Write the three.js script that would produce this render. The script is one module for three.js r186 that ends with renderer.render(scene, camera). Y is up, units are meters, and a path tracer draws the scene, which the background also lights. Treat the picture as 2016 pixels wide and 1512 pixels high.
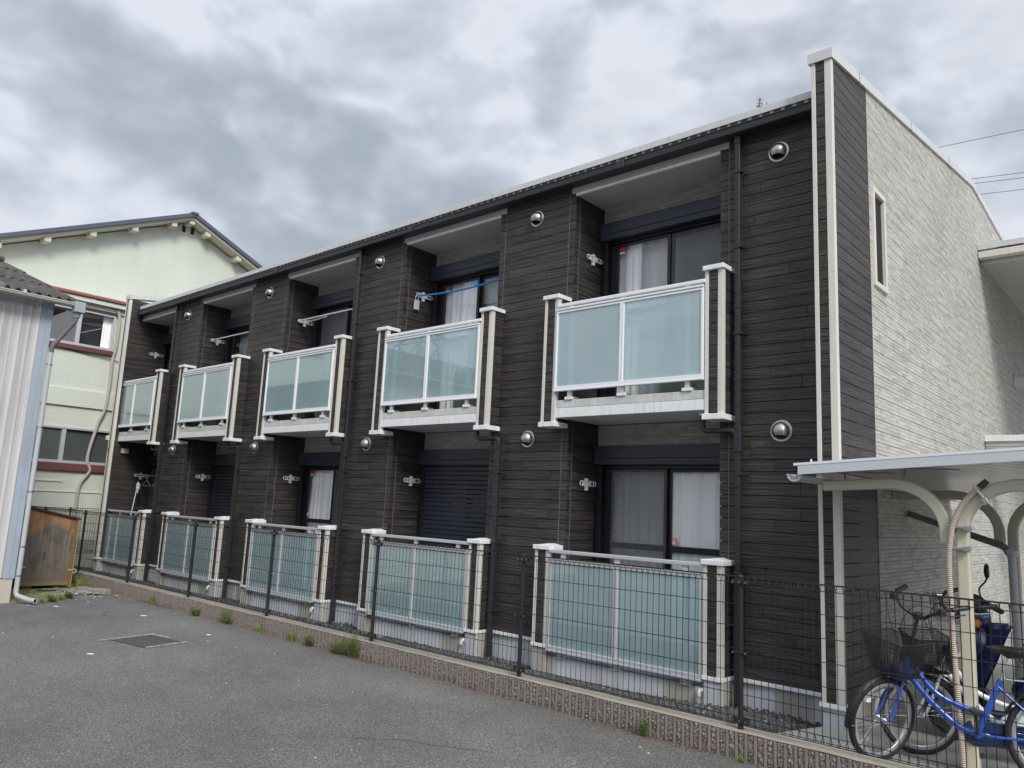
import * as THREE from 'three';
import { mergeGeometries } from 'three/addons/utils/BufferGeometryUtils.js';
import { RoundedBoxGeometry } from 'three/addons/geometries/RoundedBoxGeometry.js';
import { Brush, Evaluator, SUBTRACTION } from 'three-bvh-csg';

// ---------------------------------------------------------------- camera, sky, sun, exposure
const scene = new THREE.Scene();
const camera = new THREE.PerspectiveCamera(53.24, 4 / 3, 0.05, 1500);
camera.position.set(2.2034, 1.5842, 6.8821);
camera.rotation.set(0.1606, 0.7314, 0.0475, 'YXZ');
const renderer = new THREE.WebGLRenderer({ antialias: true });
renderer.setSize(1024, 768);
renderer.toneMapping = THREE.LinearToneMapping;
renderer.toneMappingExposure = 1.72;
renderer.shadowMap.enabled = true;

const SUN = new THREE.Vector3(0.80, 0.74, 0.42).normalize();
const sun = new THREE.DirectionalLight(new THREE.Color(1, 0.95, 0.86), 1.5);
sun.position.copy(SUN).multiplyScalar(60);
sun.castShadow = true; sun.shadow.radius = 34;
sun.shadow.mapSize.set(2048, 2048);
Object.assign(sun.shadow.camera, { left: -25, right: 25, top: 25, bottom: -25, near: 1, far: 140 });
scene.add(sun);

function rng(seed) { let s = seed >>> 0; return () => { s = (s + 0x6d2b79f5) | 0; let t = Math.imul(s ^ (s >>> 15), 1 | s); t = (t + Math.imul(t ^ (t >>> 7), 61 | t)) ^ t; return ((t ^ (t >>> 14)) >>> 0) / 4294967296; }; }
const clamp = (x, a, b) => Math.min(b, Math.max(a, x)), mix = (a, b, t) => a + (b - a) * t;
const sstep = (a, b, x) => { const t = clamp((x - a) / (b - a), 0, 1); return t * t * (3 - 2 * t); };
const h2 = (x, y, s) => { let n = Math.imul(x | 0, 374761393) + Math.imul(y | 0, 668265263) + Math.imul(s | 0, 974634533); n = Math.imul(n ^ (n >>> 13), 1274126177); return ((n ^ (n >>> 16)) >>> 0) / 4294967296; };
const h3 = (x, y, z, s) => h2(x + Math.imul(z | 0, 7919), y, s);
function noise2(x, y, s = 1, px = 0, py = 0) {          // value noise, periodic when px, py are given
  let ix = Math.floor(x), iy = Math.floor(y); const fx = x - ix, fy = y - iy, u = fx * fx * (3 - 2 * fx), v = fy * fy * (3 - 2 * fy);
  let ix1 = ix + 1, iy1 = iy + 1;
  if (px) { ix = ((ix % px) + px) % px; ix1 = ((ix1 % px) + px) % px; }
  if (py) { iy = ((iy % py) + py) % py; iy1 = ((iy1 % py) + py) % py; }
  return mix(mix(h2(ix, iy, s), h2(ix1, iy, s), u), mix(h2(ix, iy1, s), h2(ix1, iy1, s), u), v);
}
function noise3(x, y, z, s = 1) {
  const ix = Math.floor(x), iy = Math.floor(y), iz = Math.floor(z), fx = x - ix, fy = y - iy, fz = z - iz;
  const u = fx * fx * (3 - 2 * fx), v = fy * fy * (3 - 2 * fy), w = fz * fz * (3 - 2 * fz);
  const l = (k) => mix(mix(h3(ix, iy, k, s), h3(ix + 1, iy, k, s), u), mix(h3(ix, iy + 1, k, s), h3(ix + 1, iy + 1, k, s), u), v);
  return mix(l(iz), l(iz + 1), w);
}
function fbm2(x, y, o = 4, s = 1, px = 0, py = 0) { let a = 0.5, t = 0, n = 0; for (let i = 0; i < o; i++) { t += a * noise2(x, y, s + i * 17, px, py); n += a; a *= 0.5; x *= 2; y *= 2; px *= 2; py *= 2; } return t / n; }
function fbm3(x, y, z, o = 4, s = 1) { let a = 0.5, t = 0, n = 0; for (let i = 0; i < o; i++) { t += a * noise3(x, y, z, s + i * 17); n += a; a *= 0.52; x = x * 2.03 + 5; y = y * 2.03 + 3; z = z * 2.03 + 1; } return t / n; }

// overcast sky: a broken layer of soft cloud, brighter towards the zenith and round the hidden sun
{
  const W = 2048, H = 1024, d = new Float32Array(W * H * 4);
  for (let j = 0; j < H; j++) {
    const el = ((j + 0.5) / H - 0.5) * Math.PI, y = Math.sin(el), c = Math.cos(el);
    for (let i = 0; i < W; i++) {
      const ph = ((i + 0.5) / W - 0.5) * 2 * Math.PI, x = c * Math.cos(ph), z = c * Math.sin(ph), o = (j * W + i) * 4;
      const sy = y * 1.7, wx = fbm3(x * 4 + 7, sy * 4, z * 4 + 2, 3, 5) - 0.5, wz = fbm3(x * 4 - 4, sy * 4 + 9, z * 4, 3, 9) - 0.5, qx = x + wx * 0.09, qz = z + wz * 0.09, qy = sy + (wx - wz) * 0.06;
      const big = fbm3(qx * 2.3 + 1.3, qy * 2.3, qz * 2.3 + 4.2, 3, 21), mid = fbm3(qx * 5.6 + 1.7, qy * 5.6, qz * 5.6, 5, 33), fine = fbm3(qx * 15, qy * 15, qz * 15, 4, 37);
      const puff = 1 - Math.abs(2 * noise3(qx * 7.5, qy * 7.5, qz * 7.5, 61) - 1), sum = big * 0.36 + mid * 0.40 + fine * 0.19 + (puff - 0.5) * 0.08 + 0.045;
      let t = sstep(0.40, 0.60, sum);
      const rim = sstep(0.49, 0.56, sum) * sstep(0.66, 0.56, sum);
      t = mix(t, 0.7, sstep(0.16, 0.0, y) * 0.6);           // thicker air low down
      const L = mix(0.265, 0.435, t) + 0.035 * rim * sstep(0.42, 0.6, fine);
      const r = L * mix(0.875, 0.955, t), g = L, b = L * mix(1.17, 1.115, t);
      const zen = 1 + 0.5 * sstep(0.6, 1.0, y);
      const cs = x * SUN.x + y * SUN.y + z * SUN.z, glow = 1 + 1.5 * Math.pow(Math.max(0, cs), 4);
      const k = zen * glow;
      d[o] = r * k; d[o + 1] = g * k; d[o + 2] = b * k; d[o + 3] = 1;
      if (y < 0) { const q = mix(1, 0.45, sstep(0, -0.1, y)); d[o] *= q; d[o + 1] *= q; d[o + 2] *= q; }
    }
  }
  const sky = new THREE.DataTexture(d, W, H, THREE.RGBAFormat, THREE.FloatType);
  sky.mapping = THREE.EquirectangularReflectionMapping; sky.magFilter = sky.minFilter = THREE.LinearFilter; sky.needsUpdate = true;
  scene.background = sky; scene.environment = sky;
}

// ---------------------------------------------------------------- helpers
const used = {};
const numbered = (n) => { const k = used[n] ?? 0; used[n] = k + 1; return k ? n + '_' + String(k).padStart(3, '0') : n; };
function thing(name, label, category, group) { const o = new THREE.Group(); o.name = numbered(name); scene.add(o); o.userData = { label, category }; if (group) o.userData.group = group; return o; }
function tag(o, label, category, group) { o.userData = { label, category }; if (group) o.userData.group = group; return o; }
function rebase(g, x, y, z) { g.position.set(x, y, z); for (const c of g.children) { c.position.x -= x; c.position.y -= y; c.position.z -= z; } return g; }
function norm(g) { const q = g.index ? g.toNonIndexed() : g; for (const k of Object.keys(q.attributes)) if (!['position', 'normal', 'uv', 'color'].includes(k)) q.deleteAttribute(k); if (!q.attributes.uv) q.setAttribute('uv', new THREE.BufferAttribute(new Float32Array(q.attributes.position.count * 2), 2)); return q; }
function joinG(list) { const l = list.flat(9).filter(Boolean).map(norm); if (l.some((g) => g.attributes.color)) for (const g of l) if (!g.attributes.color) g.setAttribute('color', new THREE.BufferAttribute(new Float32Array(g.attributes.position.count * 3).fill(1), 3)); return l.length === 1 ? l[0] : mergeGeometries(l, false); }
function obj(name, geos, material, parent = scene) { const m = new THREE.Mesh(joinG([geos]), material); m.name = parent === scene ? numbered(name) : name; m.castShadow = m.receiveShadow = true; parent.add(m); return m; }
function struct(name, geos, material) { const m = obj(name, geos, material); m.userData.kind = 'structure'; return m; }
function grp(name, parent) { const g = new THREE.Group(); g.name = name; parent.add(g); return g; }
// a box by its two corners; uv in metres
function box(x0, x1, y0, y1, z0, z1, uo = 0, vo = 0) {
  const g = new THREE.BoxGeometry(x1 - x0, y1 - y0, z1 - z0).toNonIndexed(); g.translate((x0 + x1) / 2, (y0 + y1) / 2, (z0 + z1) / 2);
  return uvm(g, uo, vo);
}
function uvm(g, uo = 0, vo = 0) {                       // metre uv by dominant normal
  const p = g.attributes.position, n = g.attributes.normal, uv = new Float32Array(p.count * 2);
  for (let i = 0; i < p.count; i++) {
    const ax = Math.abs(n.getX(i)), ay = Math.abs(n.getY(i)), az = Math.abs(n.getZ(i)), x = p.getX(i), y = p.getY(i), z = p.getZ(i);
    const [u, v] = ay > ax && ay > az ? [x, z] : ax > az ? [z, y] : [x, y];
    uv[i * 2] = u + uo; uv[i * 2 + 1] = v + vo;
  }
  g.setAttribute('uv', new THREE.BufferAttribute(uv, 2)); return g;
}
function rbox(x0, x1, y0, y1, z0, z1, r = 0.004, seg = 1) { const g = new RoundedBoxGeometry(x1 - x0, y1 - y0, z1 - z0, seg, Math.min(r, (x1 - x0) / 2.01, (y1 - y0) / 2.01, (z1 - z0) / 2.01)); g.translate((x0 + x1) / 2, (y0 + y1) / 2, (z0 + z1) / 2); return uvm(norm(g)); }
const V = (x, y, z) => new THREE.Vector3(x, y, z);
function rod(a, b, r = 0.003, n = 4, r2 = r) {           // straight prism between two points
  a = Array.isArray(a) ? V(...a) : a; b = Array.isArray(b) ? V(...b) : b;
  const d = b.clone().sub(a), L = d.length(), g = new THREE.CylinderGeometry(r2, r, L, n, 1, false);
  g.applyQuaternion(new THREE.Quaternion().setFromUnitVectors(V(0, 1, 0), d.normalize())); g.translate((a.x + b.x) / 2, (a.y + b.y) / 2, (a.z + b.z) / 2); return norm(g);
}
function pipe(pts, r, seg = 24, rad = 8, tension = 0.5) { return norm(new THREE.TubeGeometry(new THREE.CatmullRomCurve3(pts.map((p) => V(...p)), false, 'centripetal', tension), seg, r, rad, false)); }
function bent(pts, r, rad = 10, round = 0.04) {           // straight pipe runs with rounded corners
  const path = new THREE.CurvePath(), P = pts.map((p) => V(...p)); let from = P[0];
  for (let i = 1; i < P.length; i++) {
    if (i === P.length - 1) { path.add(new THREE.LineCurve3(from, P[i])); break; }
    const a = P[i].clone().add(from.clone().sub(P[i]).normalize().multiplyScalar(round)), b = P[i].clone().add(P[i + 1].clone().sub(P[i]).normalize().multiplyScalar(round));
    path.add(new THREE.LineCurve3(from, a)); path.add(new THREE.QuadraticBezierCurve3(a, P[i], b)); from = b;
  }
  return norm(new THREE.TubeGeometry(path, pts.length * 14, r, rad, false));
}
function cyl(x, y, z, r, h, n = 16, axis = 'y', r2 = r) { const g = new THREE.CylinderGeometry(r2, r, h, n); if (axis === 'z') g.rotateX(Math.PI / 2); if (axis === 'x') g.rotateZ(-Math.PI / 2); g.translate(x, y, z); return norm(g); }
function tint(g, r, gg = r, b = r) { const n = g.attributes.position.count, c = new Float32Array(n * 3); for (let i = 0; i < n; i++) c.set([r, gg, b], i * 3); g.setAttribute('color', new THREE.BufferAttribute(c, 3)); return g; }
// a convex polygon in a plane (origin O, axes U, Vv), thickened along its normal N by t: front face and rim
function slabPoly(poly, O, U, Vv, N, t, uo = 0, vo = 0, back = 0) {
  const P = [], Nn = [], T = [], at = (p, k) => [O[0] + U[0] * p[0] + Vv[0] * p[1] + N[0] * k, O[1] + U[1] * p[0] + Vv[1] * p[1] + N[1] * k, O[2] + U[2] * p[0] + Vv[2] * p[1] + N[2] * k];
  const push = (p, k, n, uv) => { P.push(...at(p, k)); Nn.push(...n); T.push(uv[0] + uo, uv[1] + vo); };
  const cr = [U[1] * Vv[2] - U[2] * Vv[1], U[2] * Vv[0] - U[0] * Vv[2], U[0] * Vv[1] - U[1] * Vv[0]], flip = cr[0] * N[0] + cr[1] * N[1] + cr[2] * N[2] < 0;
  const q = flip ? poly.slice().reverse() : poly;
  for (let i = 1; i < q.length - 1; i++) for (const p of [q[0], q[i], q[i + 1]]) push(p, t, N, p);
  for (let i = 0; i < q.length; i++) {
    const a = q[i], b = q[(i + 1) % q.length], dx = b[0] - a[0], dy = b[1] - a[1], l = Math.hypot(dx, dy) || 1, s = flip ? -1 : 1, nu = s * dy / l, nv = -s * dx / l;
    const n = [U[0] * nu + Vv[0] * nv, U[1] * nu + Vv[1] * nv, U[2] * nu + Vv[2] * nv];
    for (const [p, k] of [[a, back], [b, back], [b, t], [a, back], [b, t], [a, t]]) push(p, k, n, p);
  }
  const g = new THREE.BufferGeometry();
  g.setAttribute('position', new THREE.BufferAttribute(new Float32Array(P), 3)); g.setAttribute('normal', new THREE.BufferAttribute(new Float32Array(Nn), 3)); g.setAttribute('uv', new THREE.BufferAttribute(new Float32Array(T), 2));
  return g;
}
function clip(poly, a, b, c) {                           // keep a*u + b*v <= c
  const out = [];
  for (let i = 0; i < poly.length; i++) {
    const p = poly[i], q = poly[(i + 1) % poly.length], dp = a * p[0] + b * p[1] - c, dq = a * q[0] + b * q[1] - c;
    if (dp <= 0) out.push(p);
    if (dp * dq < 0) { const t = dp / (dp - dq); out.push([p[0] + (q[0] - p[0]) * t, p[1] + (q[1] - p[1]) * t]); }
  }
  return out;
}
// a sheet from a grid function (i/nu, j/nv) -> [x, y, z], with optional colour function
function sheet(nu, nv, f, uvf, cf) {
  const g = new THREE.BufferGeometry(), P = [], T = [], I = [], C = [];
  for (let j = 0; j <= nv; j++) for (let i = 0; i <= nu; i++) { const p = f(i / nu, j / nv); P.push(...p); T.push(...(uvf ? uvf(i / nu, j / nv, p) : [p[0], p[2]])); if (cf) C.push(...cf(i / nu, j / nv, p)); }
  for (let j = 0; j < nv; j++) for (let i = 0; i < nu; i++) { const a = j * (nu + 1) + i, b = a + 1, c = a + nu + 1, d = c + 1; I.push(a, b, d, a, d, c); }
  g.setAttribute('position', new THREE.BufferAttribute(new Float32Array(P), 3)); g.setAttribute('uv', new THREE.BufferAttribute(new Float32Array(T), 2)); if (cf) g.setAttribute('color', new THREE.BufferAttribute(new Float32Array(C), 3));
  g.setIndex(I); g.computeVertexNormals(); return norm(g);
}

// ---------------------------------------------------------------- textures and materials
const toB = (x) => clamp(Math.round(x * 255), 0, 255), srgb = (x) => (x <= 0.0031308 ? 12.92 * x : 1.055 * Math.pow(x, 1 / 2.4) - 0.055);
function tex(w, h, f, color = true, rx = 1, ry = 1) {     // f(u, v) -> linear [r, g, b] or one value
  const d = new Uint8Array(w * h * 4);
  for (let j = 0; j < h; j++) for (let i = 0; i < w; i++) { const v = f((i + 0.5) / w, (j + 0.5) / h), o = (j * w + i) * 4, a = Array.isArray(v) ? v : [v, v, v]; for (let c = 0; c < 3; c++) d[o + c] = toB(color ? srgb(Math.max(0, a[c])) : a[c]); d[o + 3] = 255; }
  const t = new THREE.DataTexture(d, w, h, THREE.RGBAFormat); t.wrapS = t.wrapT = THREE.RepeatWrapping; t.magFilter = THREE.LinearFilter; t.minFilter = THREE.LinearMipmapLinearFilter; t.generateMipmaps = true;
  if (color) t.colorSpace = THREE.SRGBColorSpace; t.repeat.set(rx, ry); t.needsUpdate = true; return t;
}
const lin = (r, g = r, b = r) => new THREE.Color().setRGB(r, g, b);
function mat(color, roughness = 0.6, extra = {}) { return new THREE.MeshStandardMaterial({ color: Array.isArray(color) ? lin(...color) : color, roughness, metalness: 0, ...extra }); }
function phys(color, roughness, extra = {}) { return new THREE.MeshPhysicalMaterial({ color: Array.isArray(color) ? lin(...color) : color, roughness, metalness: 0, ...extra }); }
const M = {};
// embossed wood-grain board: long streaks, some knots and cathedral figures; tile 2.4 m x 0.9 m
{
  const grain = (u, v) => {
    const warp = (fbm2(u * 6, v * 7, 3, 3, 6, 7) - 0.5) * 0.035 + (noise2(u * 10, v * 5, 8, 10, 5) - 0.5) * 0.018;
    const a = noise2(u * 14, (v + warp) * 180, 11, 14, 180), b = noise2(u * 5, (v + warp) * 64, 13, 5, 64), c = noise2(u * 40, (v + warp) * 300, 17, 40, 300);
    return a * 0.5 + b * 0.3 + c * 0.2;
  };
  const pixel = (u, v) => { const g = grain(u, v), tone = noise2(u * 4, v * 9, 19, 4, 9); const k = 0.42 + 1.35 * Math.pow(g, 2.0) + 0.45 * (tone - 0.5); return [0.0515 * k, 0.0445 * k, 0.042 * k]; };
  M.plank = mat([1, 1, 1], 0.5, { vertexColors: true, map: tex(1024, 512, pixel, true, 1 / 2.4, 1 / 0.9), bumpMap: tex(1024, 512, (u, v) => grain(u, v), false, 1 / 2.4, 1 / 0.9), bumpScale: 0.006 });
}
const speck = tex(512, 512, (u, v) => 0.5 + 0.5 * (noise2(u * 128, v * 128, 2, 128, 128) - 0.5) + 0.5 * (noise2(u * 40, v * 40, 4, 40, 40) - 0.5), false, 1 / 0.6, 1 / 0.6);
const soft = tex(512, 512, (u, v) => { const k = 0.9 + 0.2 * (fbm2(u * 4, v * 4, 5, 6, 4, 4) - 0.5) * 2; return [k, k, k]; }, true, 1 / 2.2, 1 / 2.2);
M.joint = mat([0.012, 0.011, 0.011], 0.9);
M.caulk = mat([0.17, 0.15, 0.145], 0.8);
M.tile = mat([1, 1, 1], 0.75, { vertexColors: true, bumpMap: speck, bumpScale: 0.002, map: soft });
M.tileBack = mat([0.34, 0.325, 0.295], 0.9);
const grime = tex(512, 512, (u, v) => { const st = sstep(0.55, 0.85, noise2(u * 90, v * 2, 3, 90, 2)) * noise2(u * 14, v * 3, 5, 14, 3); const k = 0.97 - 0.14 * st + 0.08 * (fbm2(u * 9, v * 9, 4, 7, 9, 9) - 0.5); return [k, k * (1 - 0.02 * st), k * (1 - 0.05 * st)]; }, true, 1 / 1.3, 1 / 1.3);
M.trim = mat([0.66, 0.63, 0.575], 0.42, { map: grime });
M.white = mat([0.80, 0.82, 0.83], 0.4, { map: grime });
M.capGrey = mat([0.60, 0.61, 0.60], 0.38, { map: grime });
M.alu = mat([0.56, 0.57, 0.60], 0.34, { metalness: 0.3 });
M.whiteAlu = mat([0.78, 0.79, 0.81], 0.36);
M.dark = mat([0.020, 0.022, 0.027], 0.38);
M.gutter = mat([0.026, 0.026, 0.031], 0.42);
M.box = mat([0.026, 0.031, 0.045], 0.42);
M.shutter = mat([0.022, 0.027, 0.040], 0.45);
M.sash = mat([0.009, 0.010, 0.014], 0.35);
M.black = mat([0.012, 0.012, 0.013], 0.5);
M.soffit = mat([0.50, 0.50, 0.47], 0.8);
M.glass = phys([1, 1, 1], 0.015, { transmission: 1, thickness: 0, ior: 1.52 });
M.curtain = mat([0.97, 0.975, 0.975], 0.95, { side: THREE.DoubleSide });
M.screen = mat([0.16, 0.165, 0.17], 0.8, { transparent: true, opacity: 0.34 });
M.room = mat([0.16, 0.16, 0.155], 0.9);
M.frost = phys([0.70, 0.835, 0.86], 0.16, { transmission: 0.62, thickness: 0 });
M.face = phys([0.97, 1, 1], 0.01, { transmission: 1, thickness: 0, ior: 2.1 });
M.red = mat([0.62, 0.018, 0.02], 0.5);
M.orangeRed = mat([0.75, 0.12, 0.07], 0.5);
M.steel = mat([0.52, 0.51, 0.49], 0.3, { metalness: 1, bumpMap: tex(256, 256, (u, v) => noise2(u * 4, v * 160, 5, 4, 160), false, 1, 1), bumpScale: 0.0006 });
M.found = mat([0.52, 0.545, 0.575], 0.8, { map: tex(512, 512, (u, v) => { const st = sstep(0.62, 0.8, noise2(u * 10, v * 1, 31, 10, 1)) * sstep(0.3, 0.7, noise2(u * 22, v * 2, 37, 22, 2)); const k = 0.92 + 0.16 * (fbm2(u * 6, v * 6, 5, 9, 6, 6) - 0.5) * 2; return [k * mix(1, 0.72, st), k * mix(1, 0.66, st), k * mix(1, 0.55, st)]; }, true, 1 / 1.9, 1 / 1.4), bumpMap: speck, bumpScale: 0.001 });
M.concrete = mat([0.37, 0.355, 0.32], 0.9, { map: soft, bumpMap: speck, bumpScale: 0.002 });
M.slab = mat([0.40, 0.40, 0.375], 0.85, { map: tex(1024, 1024, (u, v) => { const k = 0.86 + 0.42 * (fbm2(u * 5, v * 5, 6, 16, 5, 5) - 0.5) + 0.1 * (noise2(u * 200, v * 200, 3, 200, 200) - 0.5); return [k, k, k * 0.98]; }, true, 1 / 3, 1 / 3), bumpMap: speck, bumpScale: 0.001 });
M.wire = mat([0.012, 0.011, 0.013], 0.45);
M.post = mat([0.016, 0.014, 0.017], 0.42);
M.bolt = mat([0.55, 0.55, 0.55], 0.35, { metalness: 1 });

// ---------------------------------------------------------------- ground
const rg = rng(7);
struct('ground', box(-300, 300, -0.7, -0.24, -300, 300), mat([0.13, 0.12, 0.10], 1));
{
  const stones = (u, v) => {                              // aggregate: nearest pebble tone on a jittered grid
    let best = 9, tone = 0; const n = 165, gx = u * n, gy = v * n, ix = Math.floor(gx), iy = Math.floor(gy);
    for (let dy = -1; dy <= 1; dy++) for (let dx = -1; dx <= 1; dx++) { const cx = ((ix + dx) % n + n) % n, cy = ((iy + dy) % n + n) % n, ex = ix + dx + h2(cx, cy, 3) - gx, ey = iy + dy + h2(cx, cy, 4) - gy, q = ex * ex + ey * ey; if (q < best) { best = q; tone = h2(cx, cy, 5); } }
    return [best, tone];
  };
  const col = (u, v) => { const [q, t] = stones(u, v), gap = sstep(0.12, 0.42, q); let k = t > 0.995 ? 2.4 : t > 0.95 ? 1.5 : 0.6 + 0.75 * t; k = mix(k, 0.5, gap); k *= 0.93 + 0.14 * noise2(u * 24, v * 24, 8, 24, 24); return [0.188 * k, 0.184 * k, 0.179 * k]; };
  const asphalt = mat([1, 1, 1], 0.9, { vertexColors: true, map: tex(2048, 2048, col, true, 1 / 1.9, 1 / 1.9), bumpMap: tex(1024, 1024, (u, v) => 1 - Math.sqrt(stones(u, v)[0]) * 0.9, false, 1 / 1.9, 1 / 1.9), bumpScale: 0.007 });
  const lot = sheet(230, 150, (s, t) => {
    const z = 1.74 + Math.pow(t, 1.9) * 62, xl = -9.9 + (z < 3.6 ? (3.6 - z) * -0.28 + 0.12 * noise2(z * 5, 1, 3) : (z - 3.6) * -0.1), k = s;
    const x = mix(xl, 45, Math.pow(k, 1.35)); return [x, 0.0 + 0.006 * (fbm2(x * 0.5, z * 0.5, 3, 4) - 0.5), z];
  }, (s, t, p) => [p[0], p[2]], (s, t, p) => {
    const [x, , z] = p; let k = 0.88 + 0.62 * (fbm2(x * 0.55 + 3, z * 0.9, 5, 41) - 0.5) + 0.26 * (fbm2(x * 3, z * 3, 4, 47) - 0.5);
    const edge = sstep(0.55, 0.0, z - 1.75); k *= mix(1, 0.84, edge * (0.5 + 0.5 * noise2(x * 2.3, 1, 5)));
    const w = edge * 0.06 + sstep(1.2, 0, Math.hypot(x + 6.2, z - 2.9)) * 0.05; return [k * (1 + w), k * (1 + w * 0.45), k * (1 - w * 0.6)];
  });
  lot.attributes.normal; const a = struct('asphalt_lot', lot, asphalt);
  // hairline cracks, each a shallow dark groove of tar and dirt
  const rc = rng(21), cr = [];
  const crack = (x, z, ang, n, w) => { for (let i = 0; i < n; i++) { const l = 0.05 + 0.05 * rc(), nx = x + Math.cos(ang) * l, nz = z + Math.sin(ang) * l, ww = w * (0.5 + rc()), px = -Math.sin(ang) * ww, pz = Math.cos(ang) * ww; cr.push(slabPoly([[x - px, z - pz], [nx - px, nz - pz], [nx + px, nz + pz], [x + px, z + pz]], [0, 0.004, 0], [1, 0, 0], [0, 0, 1], [0, 1, 0], 0.0015)); x = nx; z = nz; ang += (rc() - 0.5) * 0.9; } };
  crack(-1.6, 3.05, 2.7, 9, 0.0011); crack(-1.6, 3.05, -0.5, 4, 0.0009); crack(-8.6, 2.6, 0.2, 11, 0.003); crack(-0.5, 2.75, 2.4, 5, 0.0009);
  const c = obj('crack', cr, mat([0.035, 0.033, 0.03], 1), a); c.userData.kind = 'stuff';
}
struct('paved_yard', slabPoly([[-0.20, -12], [6, -12], [6, 1.60], [-0.52, 1.60], [-0.40, 1.0], [-0.17, 0.36]], [0, -0.238, 0], [1, 0, 0], [0, 0, 1], [0, 1, 0], 0.222), M.slab);
// dirt patch by the shed
{
  const d = sheet(70, 60, (s, t) => { const x = mix(-16.5, -8.2, s), z = mix(1.2, 9, t); return [x, -0.03 + 0.035 * sstep(-9.2, -10.6, x) * sstep(1.5, 2.2, z) + 0.05 * (fbm2(x * 1.6, z * 1.6, 4, 61) - 0.5), z]; }, (s, t, p) => [p[0], p[2]], (s, t, p) => { const k = 0.75 + 0.7 * (fbm2(p[0] * 3, p[2] * 3, 4, 63) - 0.4), m = sstep(0.5, 0.62, fbm2(p[0] * 1.3, p[2] * 1.3, 3, 66)); return [k * mix(1, 0.6, m), k * mix(1, 0.8, m), k * mix(1, 0.45, m)]; });
  struct('dirt_ground', d, mat([0.34, 0.285, 0.2], 1, { vertexColors: true, bumpMap: speck, bumpScale: 0.006 }));
}
// hills far behind the photographer, which the balcony glass mirrors
struct('hills', sheet(120, 6, (s, t) => { const a = mix(-1.5, 2.0, s), r = 520, hgt = (46 + 60 * fbm2(s * 6 + 2, 1, 4, 71) + 14 * fbm2(s * 30, 2, 3, 73)) * Math.sin(t * Math.PI / 2); return [Math.sin(a) * r * (1 + t * 0.3), hgt - 2, Math.cos(a) * r * (1 + t * 0.3)]; }), mat([0.06, 0.085, 0.075], 1));

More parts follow.
